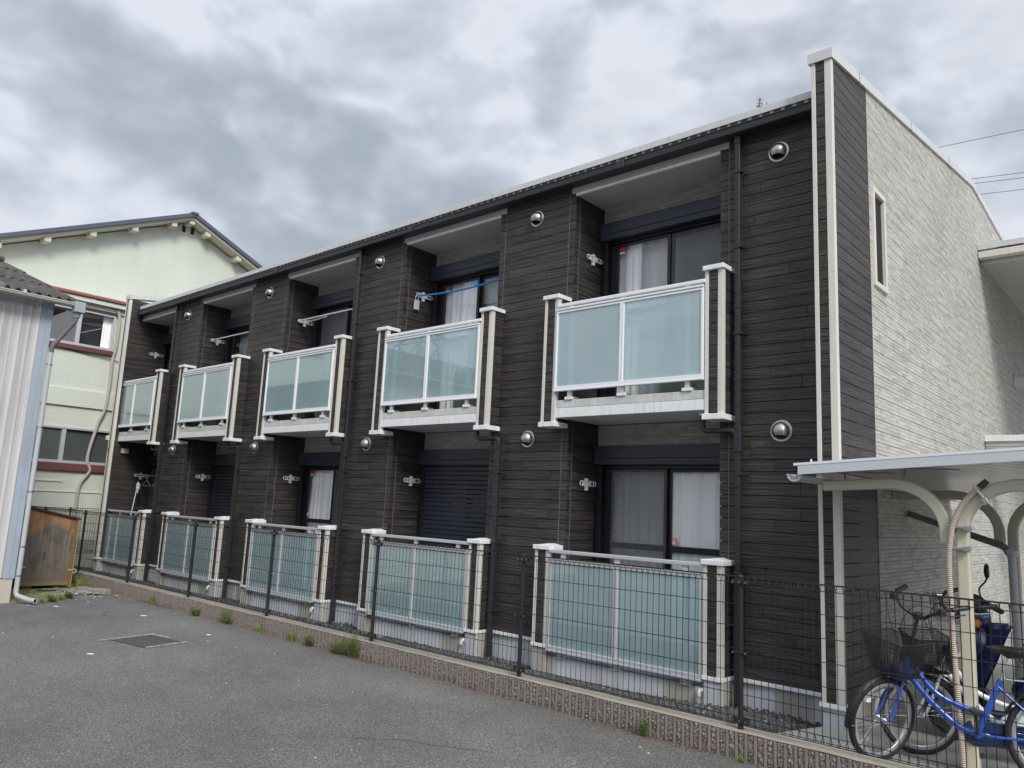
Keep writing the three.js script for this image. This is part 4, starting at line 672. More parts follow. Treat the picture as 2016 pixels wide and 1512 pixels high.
  obj('roof_board', [box(-14.5, -10.0, 4.12, 4.14, 3.12, zE)], mat([0.1, 0.08, 0.06], 0.9), s);
  const gm = mat([0.40, 0.41, 0.40], 0.55, { map: M.found.map });
  const gut = norm(new THREE.CylinderGeometry(0.055, 0.055, 6.9, 16, 1, true, 0, Math.PI)); gut.rotateX(Math.PI / 2); gut.rotateZ(-Math.PI / 2); gut.translate(-9.745, 4.20, 6.55); const gut2 = gut.clone().scale(1, 1, 1);
  obj('gutter', [gut, rod([-9.69, 4.201, 3.1], [-9.69, 4.201, 10], 0.007, 6), rod([-9.80, 4.201, 3.1], [-9.80, 4.201, 10], 0.007, 6)], new THREE.MeshStandardMaterial({ color: lin(0.56, 0.57, 0.55), roughness: 0.5, side: THREE.DoubleSide, map: M.found.map }), s);
  obj('gutter_bracket', [3.75, 4.6, 5.5].map((z) => [rbox(-9.82, -9.68, 4.19, 4.204, z - 0.01, z + 0.01, 0.003), cyl(-9.745, 4.2, z, 0.058, 0.03, 18, 'z')]), gm, s);
  const dp = grp('downpipe', s), pg = mat([0.36, 0.40, 0.42], 0.5, { map: soft }), pgl = mat([0.46, 0.48, 0.50], 0.45, { map: soft });
  obj('hopper', [rbox(-9.83, -9.68, 4.08, 4.235, 2.97, 3.11, 0.008), cyl(-9.78, 4.05, 3.04, 0.046, 0.07, 16)], pg, dp);
  obj('pipe', [bent([[-9.78, 4.05, 3.04], [-9.79, 3.96, 3.05], [-9.935, 3.56, 3.255], [-9.945, 3.48, 3.255]], 0.034, 12, 0.03)], mat([0.17, 0.165, 0.155], 0.6, { map: soft }), dp);
  obj('pipe', [bent([[-9.945, 3.55, 3.255], [-9.945, 3.4, 3.255], [-9.945, 0.10, 3.255], [-9.72, 0.055, 3.16], [-9.62, 0.05, 3.115]], 0.033, 12, 0.04)], pgl, dp);
  obj('pipe_end', [norm(new THREE.TorusGeometry(0.031, 0.006, 8, 20)).rotateY(Math.PI / 2 + 0.42).translate(-9.612, 0.0495, 3.112)], pgl, dp);
  obj('pipe_mouth', [norm(new THREE.CircleGeometry(0.03, 18)).rotateY(Math.PI / 2 + 0.42).translate(-9.6125, 0.0496, 3.1122)], M.black, dp);
  obj('strap', [3.3, 2.4, 1.5, 0.75, 0.36].map((y) => [cyl(-9.945, y, 3.255, 0.037, 0.022, 14)]), M.bolt, dp);
  rebase(s, -11, 0, 5);
}
// ---------------------------------------------------------------- weathered plywood bin
{
  const b = thing('plywood_cabinet', 'weathered plywood cabinet with sloping lid and a yellow rod, between shed and fence', 'storage cabinet'), x = -11.34;
  const ply = (seed) => tex(512, 1024, (u, v) => { const e = fbm2(u * 5, v * 3, 4, seed, 5, 0), line = v + 0.22 * (e - 0.5) + 0.10 * Math.pow(Math.abs(u - 0.55), 1.3) * 2, t = sstep(0.69, 0.80, line), g = fbm2(u * 26, v * 3, 4, seed + 3), fine = noise2(u * 180, v * 14, seed + 7); const drip = sstep(0.66, 0.85, noise2(u * 30, v * 1.2, seed + 9)) * sstep(0.1, 0.5, v) * (1 - t); const k = 0.8 + 0.5 * (g - 0.45) + 0.22 * (fine - 0.5); const mould = sstep(0.5, 0.7, fbm2(u * 7, v * 9, 4, seed + 15)); let a = [0.40 * k, 0.22 * k, 0.105 * k], d = [0.185 * k, 0.155 * k, 0.132 * k]; d = d.map((q) => q * mix(1, 0.75, mould * (1 - sstep(0.2, 0, v)))); const low = sstep(0.28, 0.02, v) * 0.6; d = [mix(d[0], 0.16, low), mix(d[1], 0.115, low), mix(d[2], 0.08, low)]; a = a.map((q, i) => q * mix(1, 0.55, mould * 0.5)); return [0, 1, 2].map((i) => mix(d[i], a[i], t) + drip * 0.075); });
  const board = slabPoly([[0, 0.10], [0.70, 0.10], [0.70, 1.075], [0, 1.232]], [x - 0.018, 0, 2.84], [0, 0, -1], [0, 1, 0], [1, 0, 0], 0.018), uv = board.attributes.uv; for (let i = 0; i < uv.count; i++) uv.setXY(i, uv.getX(i) / 0.72 + 0.01, (uv.getY(i) - 0.08) / 1.2);
  obj('front_board', board, mat([1, 1, 1], 0.85, { map: ply(201) }), b);
  obj('side_board', [slabPoly([[0, 0.06], [0.8, 0.06], [0.8, 1.04], [0, 1.075]], [x, 0, 2.145], [-1, 0, 0], [0, 1, 0], [0, 0, -1], 0.015), slabPoly([[0, 0.06], [0.8, 0.06], [0.8, 1.2], [0, 1.232]], [x, 0, 2.835], [-1, 0, 0], [0, 1, 0], [0, 0, 1], 0.015)], mat([0.16, 0.105, 0.06], 0.9), b);
  obj('base_rail', [rbox(x - 0.03, x + 0.012, 0.055, 0.105, 2.14, 2.84, 0.004), rbox(x - 0.8, x - 0.76, 0.055, 1.0, 2.14, 2.84, 0.004), rbox(x - 0.7, x - 0.05, 0.0, 0.056, 2.2, 2.32, 0.004), rbox(x - 0.7, x - 0.05, 0.0, 0.056, 2.62, 2.75, 0.004)], mat([0.2, 0.15, 0.09], 0.9), b);
  obj('corner_post', rbox(x - 0.03, x + 0.014, 0.03, 1.072, 2.105, 2.145, 0.004), mat([0.20, 0.11, 0.045], 0.85), b);
  const lid = new THREE.BoxGeometry(0.9, 0.03, 0.79); lid.rotateX(-0.0); const lp = norm(lid); const P2 = lp.attributes.position; for (let i = 0; i < P2.count; i++) { const z = P2.getZ(i); P2.setY(i, P2.getY(i) + z * 0.222 + 1.172); P2.setX(i, P2.getX(i) + x - 0.41); P2.setZ(i, z + 2.465); } lp.computeVertexNormals();
  obj('lid', lp, mat([0.055, 0.018, 0.02], 0.6), b);
  obj('rod', bent([[x + 0.03, 0.02, 2.10], [x + 0.03, 1.02, 2.085]], 0.009, 8), mat([0.33, 0.25, 0.07], 0.6), b);
  obj('latch', [norm(new THREE.TorusGeometry(0.03, 0.006, 8, 16)).rotateY(Math.PI / 2).translate(x + 0.03, 0.27, 2.07), rbox(x, x + 0.02, 0.28, 0.295, 2.1, 2.16, 0.003), rbox(x, x + 0.02, 0.33, 0.35, 2.76, 2.84, 0.004)], mat([0.5, 0.45, 0.3], 0.5), b);
  rebase(b, x - 0.4, 0, 2.49);
}

// ---------------------------------------------------------------- bicycle shelter at the right
{
  const s = thing('bicycle_shelter', 'cream steel bicycle shelter with curved Y-shaped posts and thin pale roof beside the gable', 'bicycle shelter');
  const cream = mat([0.52, 0.495, 0.385], 0.4), fas = mat([0.52, 0.54, 0.57], 0.42), under = mat([0.50, 0.50, 0.47], 0.4), grey = mat([0.22, 0.225, 0.225], 0.5);
  const zF = 1.0, zB = -3.4, xL = -0.085, sl = 0.066, ry = (x) => 2.03 + sl * (x + 0.117), x1 = 3.6;
  const bar = (xa, xb, ya, yb, z0, z1) => slabPoly([[xa, ry(xa) + ya], [xb, ry(xb) + ya], [xb, ry(xb) + yb], [xa, ry(xa) + yb]], [0, 0, z0], [1, 0, 0], [0, 1, 0], [0, 0, 1], z1 - z0);
  obj('roof_edge', [bar(-0.117, x1, -0.019, 0.0, zF - 0.06, zF + 0.003), rbox(0.005, 0.017, 2.036, 2.062, zF - 0.03, zF - 0.02, 0.003)], mat([0.70, 0.72, 0.76], 0.35), s);
  obj('fascia', [bar(xL, x1, -0.088, -0.0195, zF - 0.035, zF)], fas, s);
  // folded roof sheet with trapezoid ribs running up the slope
  const ribs = []; const prof = [[0, 0], [0.088, 0], [0.094, 0.05], [0.124, 0.05], [0.130, 0]];
  for (let z = zB; z < zF - 0.06; z += 0.130) for (let k = 0; k < 4; k++) { const [a, ya] = prof[k], [b, yb] = prof[k + 1]; ribs.push(sheet(1, 1, (u, t) => { const x = mix(-0.11, x1, u), q = mix(ya, yb, t); return [x, ry(x) - 0.055 + q, Math.min(z + mix(a, b, t), zF - 0.04)]; })); }
  obj('roof_sheet', ribs, new THREE.MeshStandardMaterial({ color: lin(0.55, 0.55, 0.52), roughness: 0.22, metalness: 0.5, side: THREE.DoubleSide }), s);
  for (const x of [0.06, 2.9]) obj('edge_rail', rbox(x - 0.02, x + 0.02, ry(x) - 0.125, ry(x) - 0.057, zB, zF - 0.04, 0.006), under, s);
  for (const [x, z] of [[0.2, zF - 0.2], [0.62, zF - 0.2]]) obj('brace', [rod([x, ry(x) - 0.075, z], [x + 0.35, ry(x) - 0.08, z - 0.02], 0.005, 6), rod([x, ry(x) - 0.06, z], [x, ry(x) - 0.13, z], 0.008, 6)], grey, s);
  // gutter along the low side with pierced end cap, bracket wires
  const gut = norm(new THREE.CylinderGeometry(0.05, 0.05, zF - zB - 0.06, 18, 1, true, 0, Math.PI)); gut.rotateX(Math.PI / 2); gut.rotateZ(-Math.PI / 2); gut.translate(-0.135, 1.945, (zF + zB) / 2 - 0.02);
  const gw = new THREE.MeshStandardMaterial({ color: lin(0.52, 0.53, 0.53), roughness: 0.45, side: THREE.DoubleSide });
  obj('gutter', [gut, rod([-0.185, 1.945, zB], [-0.185, 1.945, zF - 0.04], 0.005, 6)], gw, s);
  const ec = grp('gutter_end', s), half = new THREE.Shape(); half.absarc(0, 0, 0.056, Math.PI, 2 * Math.PI, false); half.lineTo(-0.056, 0);
  const hole = new THREE.Path(); for (let k = 0; k < 5; k++) { const a0 = Math.PI + 0.12 + k * (Math.PI - 0.18) / 5, a1 = a0 + (Math.PI - 0.18) / 5 - 0.12, p = new THREE.Path(); p.moveTo(Math.cos(a0) * 0.016, Math.sin(a0) * 0.016 - 0.004); p.lineTo(Math.cos(a0) * 0.046, Math.sin(a0) * 0.046); p.lineTo(Math.cos(a1) * 0.046, Math.sin(a1) * 0.046); p.lineTo(Math.cos(a1) * 0.016, Math.sin(a1) * 0.016 - 0.004); p.closePath(); half.holes.push(p); }
  const eg = new THREE.ExtrudeGeometry(half, { depth: 0.01, bevelEnabled: false, curveSegments: 20 }); eg.translate(-0.135, 1.947, zF - 0.062); obj('cap', [uvm(norm(eg))], M.white, ec); obj('lining', [cyl(-0.135, 1.947, zF - 0.07, 0.05, 0.008, 24, 'z')].map((g) => { const p = g.attributes.position; for (let i = 0; i < p.count; i++) if (p.getY(i) > 1.947) p.setY(i, 1.947); return g; }), M.capGrey, ec);
  obj('gutter_hook', [-0.6, -1.6, 0.25].map((z) => pipe([[-0.185, 1.945, z], [-0.14, 1.965, z], [-0.09, 1.945, z + 0.02], [-0.02, 1.93, z + 0.03], [0.02, 1.95, z + 0.04]], 0.003, 16, 6)), M.black, s);
  const dp = grp('downpipe', s), zp = -1.10;
  obj('outlet', [norm(new THREE.CylinderGeometry(0.075, 0.03, 0.11, 4)).rotateY(Math.PI / 4).translate(-0.135, 1.86, -1.78)], grey, dp);
  obj('pipe', [bent([[-0.135, 1.83, -1.78], [-0.135, 1.755, -1.78], [0.93, 1.455, -1.02], [0.955, 1.40, -1.0]], 0.031, 10, 0.05)], grey, dp);
  obj('pipe', [bent([[0.95, 1.43, -1.0], [0.975, 1.38, -1.0], [0.985, 0.0, -1.0]], 0.032, 12, 0.04), cyl(0.982, 1.40, -1.0, 0.036, 0.05, 14), cyl(0.982, 0.42, -1.0, 0.036, 0.05, 14)], mat([0.46, 0.48, 0.50], 0.4), dp);
  // pairs of arms: the left one ends on the post, the right one is the post's own curve
  const arm = (px, z, full) => {
    const w = 0.040, shape = new THREE.Shape(), r = 0.016;
    shape.moveTo(-w + r, -w); shape.lineTo(w - r, -w); shape.quadraticCurveTo(w, -w, w, -w + r); shape.lineTo(w, w - r); shape.quadraticCurveTo(w, w, w - r, w); shape.lineTo(-w + r, w); shape.quadraticCurveTo(-w, w, -w, w - r); shape.lineTo(-w, -w + r); shape.quadraticCurveTo(-w, -w, -w + r, -w);
    const dir = full ? 1 : -1, R = 0.36, yA = 1.895, xc = px + dir * R, path = new THREE.CurvePath(), curve = new THREE.EllipseCurve(0, 0, R, yA - 1.56, Math.PI, Math.PI / 2, true);
    const pts = []; pts.push(V(px, full ? -0.02 : 1.49, z)); if (full) for (const y of [0.4, 0.8, 1.2]) pts.push(V(px, y, z)); pts.push(V(px, 1.545, z)); for (let k = 0; k <= 14; k++) { const a = k / 14 * Math.PI / 2; pts.push(V(px + dir * R * (1 - Math.cos(a)), 1.56 + (yA - 1.56) * Math.sin(a), z)); }
    const xe = full ? px + 1.7 : 0.035; for (const t of [0.15, 0.5, 1]) pts.push(V(mix(px + dir * R, xe, t), yA + (mix(px + dir * R, xe, t) - (px + dir * R)) * sl * (full ? 0.9 : 0.75), z));
    const cpath = new THREE.CatmullRomCurve3(pts, false, 'centripetal'); const g = new THREE.ExtrudeGeometry(shape, { steps: 90, extrudePath: cpath, bevelEnabled: false, curveSegments: 4 }); return norm(g);
  };
  const smooth = (g) => { return g; };
  for (const z of [0.76, -1.16]) {
    obj('post', smooth(arm(0.968, z, true)), cream, s); obj('post_arm', smooth(arm(0.868, z, false)), cream, s);
    obj('arm_cap', rbox(0.03, 0.04, ry(0.03) - 0.2, ry(0.03) - 0.12, z - 0.039, z + 0.039, 0.004), cream, s);
  }
  // flexible hose strapped to the front post with steel bands
  const hs = grp('drain_hose', s);
  obj('hose', pipe([[0.93, -0.02, 0.835], [0.918, 0.25, 0.83], [0.905, 0.5, 0.82], [0.893, 0.8, 0.825], [0.888, 1.1, 0.825], [0.890, 1.4, 0.828], [0.905, 1.52, 0.83], [0.925, 1.62, 0.83], [0.99, 1.76, 0.825], [1.10, 1.885, 0.815]], 0.019, 150, 10), mat([0.50, 0.42, 0.345], 0.8, { bumpMap: tex(32, 16, (u, v) => 0.5 + 0.5 * Math.sin(u * 6.2832), false, 150, 1), bumpScale: 0.004 }), hs);
  obj('cap', pipe([[1.09, 1.875, 0.815], [1.14, 1.92, 0.81]], 0.021, 6, 10), mat([0.06, 0.045, 0.035], 0.7), hs);
  for (const [x, y, a] of [[0.945, 0.42, 0], [0.945, 1.455, 0], [0.955, 1.60, -0.12], [1.095, 1.83, -1.0]]) { const b = grp('band', s), g = joinG([rbox(-0.066, 0.07, -0.011, 0.011, -0.048, 0.05, 0.006), rbox(0.035, 0.08, -0.017, 0.017, 0.035, 0.062, 0.004), cyl(0.072, 0, 0.05, 0.006, 0.05, 8)]); g.rotateZ(a); g.translate(x, y, 0.785); obj('strap', g, M.bolt, b); }
  obj('light_box', rbox(1.36, 1.75, 1.845, 1.93, 0.1, 0.26, 0.006), mat([0.33, 0.34, 0.4], 0.5), s);
  rebase(s, 0.95, 0, -0.2);
}

// ---------------------------------------------------------------- bicycles and scooter
const rubber = mat([0.013, 0.013, 0.014], 0.75), chrome = mat([0.62, 0.62, 0.64], 0.22, { metalness: 1 }), rimM = mat([0.62, 0.63, 0.65], 0.28, { metalness: 0.85 }), blackPl = mat([0.02, 0.02, 0.021], 0.45);
function bicycle(label, o) {
  const b = thing('bicycle', label, 'bicycle'), r = o.r, hx = o.hx, rx = -o.rx, st = o.steer, fm = o.paint, fm2 = o.paint2 ?? fm;
  const head = [hx - 0.20, r + 0.30], crown = [hx - 0.135, r + 0.075 + 0.24];
  const ax = new THREE.Quaternion().setFromAxisAngle(V(-0.33, 0.944, 0).normalize(), st), px = hx - 0.023;
  const turn = (g) => { g.translate(-px, -r, 0); g.applyQuaternion(ax); g.translate(px, r, 0); return g; };
  const wheel = (x, front) => {
    const w = grp('wheel', b), place = (g) => { g.translate(x, r, 0); return front ? turn(g) : g; };
    obj('tyre', place(norm(new THREE.TorusGeometry(r - 0.019, 0.021, 12, 64))), rubber, w);
    obj('rim', place(norm(new THREE.LatheGeometry([[r - 0.062, -0.009], [r - 0.058, -0.0125], [r - 0.036, -0.013], [r - 0.034, -0.008], [r - 0.05, 0], [r - 0.034, 0.008], [r - 0.036, 0.013], [r - 0.058, 0.0125], [r - 0.062, 0.009], [r - 0.062, -0.009]].map(([a, c]) => new THREE.Vector2(a, c)), 64)).rotateX(Math.PI / 2)), rimM, w);
    const sp = []; for (let k = 0; k < 32; k++) { const a = k / 32 * 6.2832, e = a + (k % 4 < 2 ? 0.5 : -0.5), z = k % 2 ? 0.026 : -0.026; sp.push(rod([Math.cos(a) * 0.02, Math.sin(a) * 0.02, z], [Math.cos(e) * (r - 0.058), Math.sin(e) * (r - 0.058), 0], 0.0011, 3)); }
    obj('spokes', place(joinG(sp)), chrome, w); obj('hub', place(joinG([cyl(0, 0, 0, 0.014, 0.1, 14, 'z'), cyl(0, 0, -0.028, 0.022, 0.004, 14, 'z'), cyl(0, 0, 0.028, 0.022, 0.004, 14, 'z'), cyl(0, 0, 0, 0.007, 0.15, 10, 'z')])), front ? chrome : blackPl, w);
    obj('reflector', place(rbox(r * 0.35, r * 0.35 + 0.05, r * 0.42, r * 0.42 + 0.03, 0.004, 0.014, 0.004)), mat([0.72, 0.78, 0.76], 0.3), w);
    return w;
  };
  wheel(hx, true); wheel(rx, false);
  const bb = [0, o.bb], seat = [-0.155, o.seatTop];
  obj('frame', [bent([[head[0], head[1] + 0.115, 0], [head[0] + 0.035, head[1] - 0.02, 0]], 0.019, 12),
    pipe([[head[0] + 0.005, head[1] + 0.09, 0], [head[0] - 0.14, head[1] - 0.09, 0], [0.075, o.bb + 0.155, 0], [-0.075, o.bb + 0.12, 0]], 0.0175, 30, 12),
    pipe([[head[0] + 0.026, head[1] + 0.015, 0], [head[0] - 0.11, head[1] - 0.15, 0], [0.10, o.bb + 0.03, 0], [0, o.bb, 0]], 0.0195, 30, 12),
    bent([[0, o.bb, 0], [seat[0], seat[1], 0]], 0.019, 12),
    [-1, 1].map((s) => [bent([[0, o.bb, s * 0.02], [-0.09, o.bb - 0.003, s * 0.042], [rx, r, s * 0.055]], 0.0095, 8, 0.05), bent([[seat[0] * 0.85, seat[1] - 0.04, s * 0.012], [rx, r, s * 0.055]], 0.0075, 8)]), cyl(0, o.bb, 0, 0.024, 0.075, 14, 'z')], fm, b);
  obj('label_plate', [rbox(-0.118, -0.083, o.bb + 0.205, o.bb + 0.25, 0.0155, 0.018, 0.001)], M.white, b);
  obj('fork', turn(joinG([-1, 1].map((s) => pipe([[hx - 0.135, r + 0.32, s * 0.03], [hx - 0.09, r + 0.2, s * 0.047], [hx - 0.035, r + 0.06, s * 0.054], [hx, r, s * 0.055]], 0.0105, 18, 8)).concat(rbox(hx - 0.16, hx - 0.11, r + 0.305, r + 0.335, -0.04, 0.04, 0.01), bent([[hx - 0.135, r + 0.32, 0], [hx - 0.195, r + 0.44, 0]], 0.012, 8)))), fm2, b);
  const arc = (x, y, a0, a1, rr, w) => sheet(40, 6, (u, t) => { const a = mix(a0, a1, u), q = (t - 0.5) * 2, R = rr + 0.016 * Math.sqrt(Math.max(0, 1 - q * q * 0.9)); return [x + Math.cos(a) * R, y + Math.sin(a) * R, q * w]; });
  const fendM = new THREE.MeshStandardMaterial({ color: o.fender ?? lin(0.015, 0.016, 0.018), roughness: 0.35, side: THREE.DoubleSide });
  obj('fender', turn(arc(hx, r, -0.10, 2.35, r + 0.012, 0.026)), fendM, b); obj('fender', arc(rx, r, 0.45, 3.25, r + 0.012, 0.028), fendM, b);
  obj('fender_stay', [turn(joinG([-1, 1].map((s) => rod([hx, r, s * 0.062], [hx + Math.cos(-0.05) * (r + 0.01), r - 0.01, s * 0.028], 0.0025, 5)))), [-1, 1].map((s) => rod([rx, r, s * 0.062], [rx - r - 0.01, r + 0.02, s * 0.028], 0.0025, 5))], chrome, b);
  // handlebar swept up and back, grips, levers, bell
  const hy = o.barY, sx = hx - 0.215, bw = o.bar;
  obj('stem', turn(joinG([bent([[hx - 0.193, r + 0.43, 0], [sx - 0.03, hy - 0.12, 0]], 0.0125, 10), rbox(sx - 0.055, sx - 0.005, hy - 0.14, hy - 0.09, -0.024, 0.024, 0.012)])), blackPl, b);
  obj('handlebar', turn(joinG([pipe([[sx - 0.145, hy + 0.01, -bw], [sx - 0.06, hy - 0.01, -bw * 0.86], [sx + 0.0, hy - 0.07, -bw * 0.5], [sx - 0.03, hy - 0.115, -0.05], [sx - 0.03, hy - 0.12, 0], [sx - 0.03, hy - 0.115, 0.05], [sx + 0.0, hy - 0.07, bw * 0.5], [sx - 0.06, hy - 0.01, bw * 0.86], [sx - 0.145, hy + 0.01, bw]], 0.0115, 70, 10)])), o.barM ?? blackPl, b);
  for (const s of [-1, 1]) { obj('grip', turn(pipe([[sx - 0.07, hy - 0.005, s * bw * 0.9], [sx - 0.185, hy + 0.018, s * bw * 1.03]], 0.0165, 8, 12)), blackPl, b); obj('brake_lever', turn(joinG([pipe([[sx - 0.02, hy - 0.03, s * bw * 0.82], [sx - 0.05, hy - 0.045, s * bw * 0.92], [sx - 0.15, hy - 0.03, s * bw * 1.05]], 0.0055, 12, 6), rbox(sx - 0.035, sx + 0.01, hy - 0.055, hy - 0.01, s * bw * 0.8 - 0.016, s * bw * 0.8 + 0.016, 0.006)])), o.leverM ?? blackPl, b); }
  obj('cable', [turn(joinG([-1, 1].map((s) => pipe([[sx - 0.02, hy - 0.03, s * bw * 0.8], [sx + 0.13, hy + 0.0, s * bw * 0.5], [sx + 0.17, hy - 0.14, s * 0.05], [sx + 0.10, hy - 0.32, s * 0.02], [hx - 0.14, r + 0.3, s * 0.02]], 0.0028, 26, 6))))], rubber, b);
  // woven wire basket
  if (o.basket) {
    const bk = [], x0 = sx + 0.03, y0 = r + 0.275 + (o.by ?? 0), hgt = o.bh ?? 0.23, q = (u, t, e) => { const w = mix(0.115, 0.165, t), d0 = mix(0.02, 0.0, t), d1 = mix(0.20, 0.27, t) + 0.0; const k = ((u % 1) + 1) % 1 * 4; if (k < 1) return [x0 + mix(d0, d1, k), y0 + hgt * t, -w]; if (k < 2) return [x0 + d1, y0 + hgt * t, mix(-w, w, k - 1)]; if (k < 3) return [x0 + mix(d1, d0, k - 2), y0 + hgt * t, w]; return [x0 + d0, y0 + hgt * t, mix(w, -w, k - 3)]; };
    const nU = 104, nT = 22; for (let i = 0; i < nU; i++) bk.push(rod(q(i / nU, 0), q(i / nU, 1), 0.0016, 3)); for (let j = 1; j < nT; j++) for (let k = 0; k < 4; k++) bk.push(rod(q(k / 4, j / nT), q((k + 0.9999) / 4, j / nT), 0.0016, 3));
    for (let i = 0; i <= 16; i++) { const z = mix(-0.115, 0.115, i / 16), d = mix(0.02, 0.2, i / 16); bk.push(rod([x0 + 0.02, y0, z], [x0 + 0.2, y0, z], 0.0015, 3), rod([x0 + d, y0, -0.115], [x0 + d, y0, 0.115], 0.0015, 3)); }
    const k = grp('basket', b); obj('mesh', turn(joinG(bk)), rubber, k);
    const rimPts = []; for (let i = 0; i <= 60; i++) rimPts.push(q(i / 60 * 0.9999, 1)); obj('basket_rim', turn(joinG([rimPts.slice(1).map((p, i) => rod(rimPts[i], p, 0.004, 6)), [0.34].map((t) => { const l = []; for (let i = 0; i < 60; i++) l.push(rod(q(i / 60, t), q((i + 1) / 60 * 0.9999, t), 0.002, 4)); return l; })])), rubber, k);
    obj('lamp_bracket', turn(joinG([rbox(sx - 0.01, sx + 0.03, y0 + 0.05, y0 + 0.15, -0.07, 0.07, 0.008)])), blackPl, k);
    obj('front_plate', turn(joinG([rbox(x0 + 0.02, x0 + 0.19, y0 - 0.012, y0 - 0.003, -0.1, 0.1, 0.004)])), o.tray ?? blackPl, k);
  }
  obj('front_lamp', turn(joinG([cyl(hx - 0.01, r + 0.20, 0.06, 0.022, 0.05, 14, 'x', 0.026), rbox(hx - 0.07, hx - 0.03, r + 0.19, r + 0.21, 0.03, 0.06, 0.004)])), chrome, b);
  // saddle
  const sd = norm(new THREE.SphereGeometry(1, 28, 18)), sp = sd.attributes.position; for (let i = 0; i < sp.count; i++) { const x = sp.getX(i), y = sp.getY(i), z = sp.getZ(i), w = mix(0.105, 0.032, sstep(-0.5, 0.6, x)); sp.setXYZ(i, seat[0] - 0.06 + x * 0.135, o.saddleY + (y > 0 ? y * 0.03 : y * 0.05 * (x < 0.2 ? 1 : 0.6)) + 0.012 * x * x, z * w); } sd.computeVertexNormals();
  obj('saddle', [sd, [-1, 1].map((s) => norm(new THREE.TorusGeometry(0.018, 0.004, 6, 14)).translate(seat[0] - 0.14, o.saddleY - 0.055, s * 0.045))], blackPl, b); obj('seat_post', bent([[seat[0], seat[1] - 0.02, 0], [seat[0] - 0.045, o.saddleY - 0.02, 0]], 0.0125, 10), chrome, b);
  // drive side
  const dz = o.drive ?? 0.045, cr = 2.2; obj('crank', [cyl(0, o.bb, dz, 0.062, 0.006, 28, 'z'), rod([0, o.bb, dz + 0.012], [0.145 * Math.cos(cr - 0.55), o.bb - 0.145 * Math.sin(cr - 0.55) * 0.98, dz + 0.018], 0.010, 8), rod([0, o.bb, -dz - 0.012], [-0.145 * Math.cos(cr - 0.55), o.bb + 0.145 * 0.98, -dz - 0.018], 0.010, 8)], blackPl, b);
  for (const s of [1, -1]) obj('pedal', rbox(s * 0.145 * Math.cos(1.65) - 0.035, s * 0.145 * Math.cos(1.65) + 0.035, o.bb - s * 0.143 - 0.012, o.bb - s * 0.143 + 0.012, s > 0 ? dz + 0.02 : -dz - 0.105, s > 0 ? dz + 0.105 : -dz - 0.02, 0.006), blackPl, b);
  const cc = new THREE.Shape(); cc.absarc(0, 0, 0.078, Math.PI / 2, -Math.PI / 2, true); cc.lineTo(rx, r - o.bb - 0.055); cc.absarc(rx, r - o.bb, 0.055, -Math.PI / 2, Math.PI / 2, true); cc.lineTo(0, 0.078); const cg = new THREE.ExtrudeGeometry(cc, { depth: 0.014, bevelEnabled: true, bevelThickness: 0.004, bevelSize: 0.004, bevelSegments: 2, curveSegments: 18 }); cg.translate(0, o.bb, dz - 0.012);
  obj('chain_case', norm(cg), o.caseM ?? fm, b);
  if (o.rack) obj('carrier', [-0.05, 0, 0.05].map((z) => rod([rx - 0.16, 2 * r + 0.06, z], [seat[0] - 0.02, 2 * r + 0.06, z], 0.005, 6)).concat([-1, 1].map((s) => rod([rx, r, s * 0.06], [rx - 0.06, 2 * r + 0.06, s * 0.05], 0.005, 6))), chrome, b);
  obj('kickstand', [rod([rx - 0.02, r - 0.01, 0.065], [rx + 0.03, 0.004, 0.15], 0.006, 6)], chrome, b);
  b.position.set(...o.at); b.rotation.set(o.lean ?? 0, o.yaw, 0, 'YXZ'); return b;
}
const blueP = phys([0.005, 0.06, 0.36], 0.3, { clearcoat: 1, clearcoatRoughness: 0.05 }), whiteP = phys([0.78, 0.8, 0.84], 0.3, { clearcoat: 1, clearcoatRoughness: 0.05 }), navyP = phys([0.006, 0.014, 0.075], 0.3, { clearcoat: 1, clearcoatRoughness: 0.08 }), tealP = phys([0.01, 0.20, 0.34], 0.3, { clearcoat: 1, clearcoatRoughness: 0.05 });
bicycle('blue city bicycle with wire basket, nearest the fence, front wheel turned', { r: 0.285, hx: 0.57, rx: 0.44, bb: 0.27, seatTop: 0.62, saddleY: 0.81, barY: 1.10, bar: 0.25, steer: 0.80, paint: blueP, basket: 1, by: 0.04, bh: 0.245, rack: 1, caseM: phys([0.003, 0.014, 0.07], 0.3, { clearcoat: 1 }), tray: blueP, lean: 0.10, at: [1.02, 0.0, 0.85], yaw: Math.PI + 0.33 });
bicycle('white city bicycle with black basket standing behind the blue one', { r: 0.285, hx: 0.57, rx: 0.44, bb: 0.27, seatTop: 0.62, saddleY: 0.82, barY: 1.11, bar: 0.27, steer: 0.34, paint: whiteP, basket: 1, by: 0.05, bh: 0.235, rack: 1, leverM: chrome, fender: lin(0.75, 0.77, 0.8), caseM: whiteP, at: [1.14, -0.02, 0.36], yaw: Math.PI + 0.30 });
bicycle('small turquoise bicycle half hidden at the right edge behind the scooter', { r: 0.25, hx: 0.5, rx: 0.4, bb: 0.25, seatTop: 0.52, saddleY: 0.7, barY: 0.93, bar: 0.24, steer: -0.4, paint: tealP, basket: 1, fender: lin(0.7, 0.72, 0.75), at: [1.95, -0.02, -0.9], yaw: Math.PI + 0.15 });
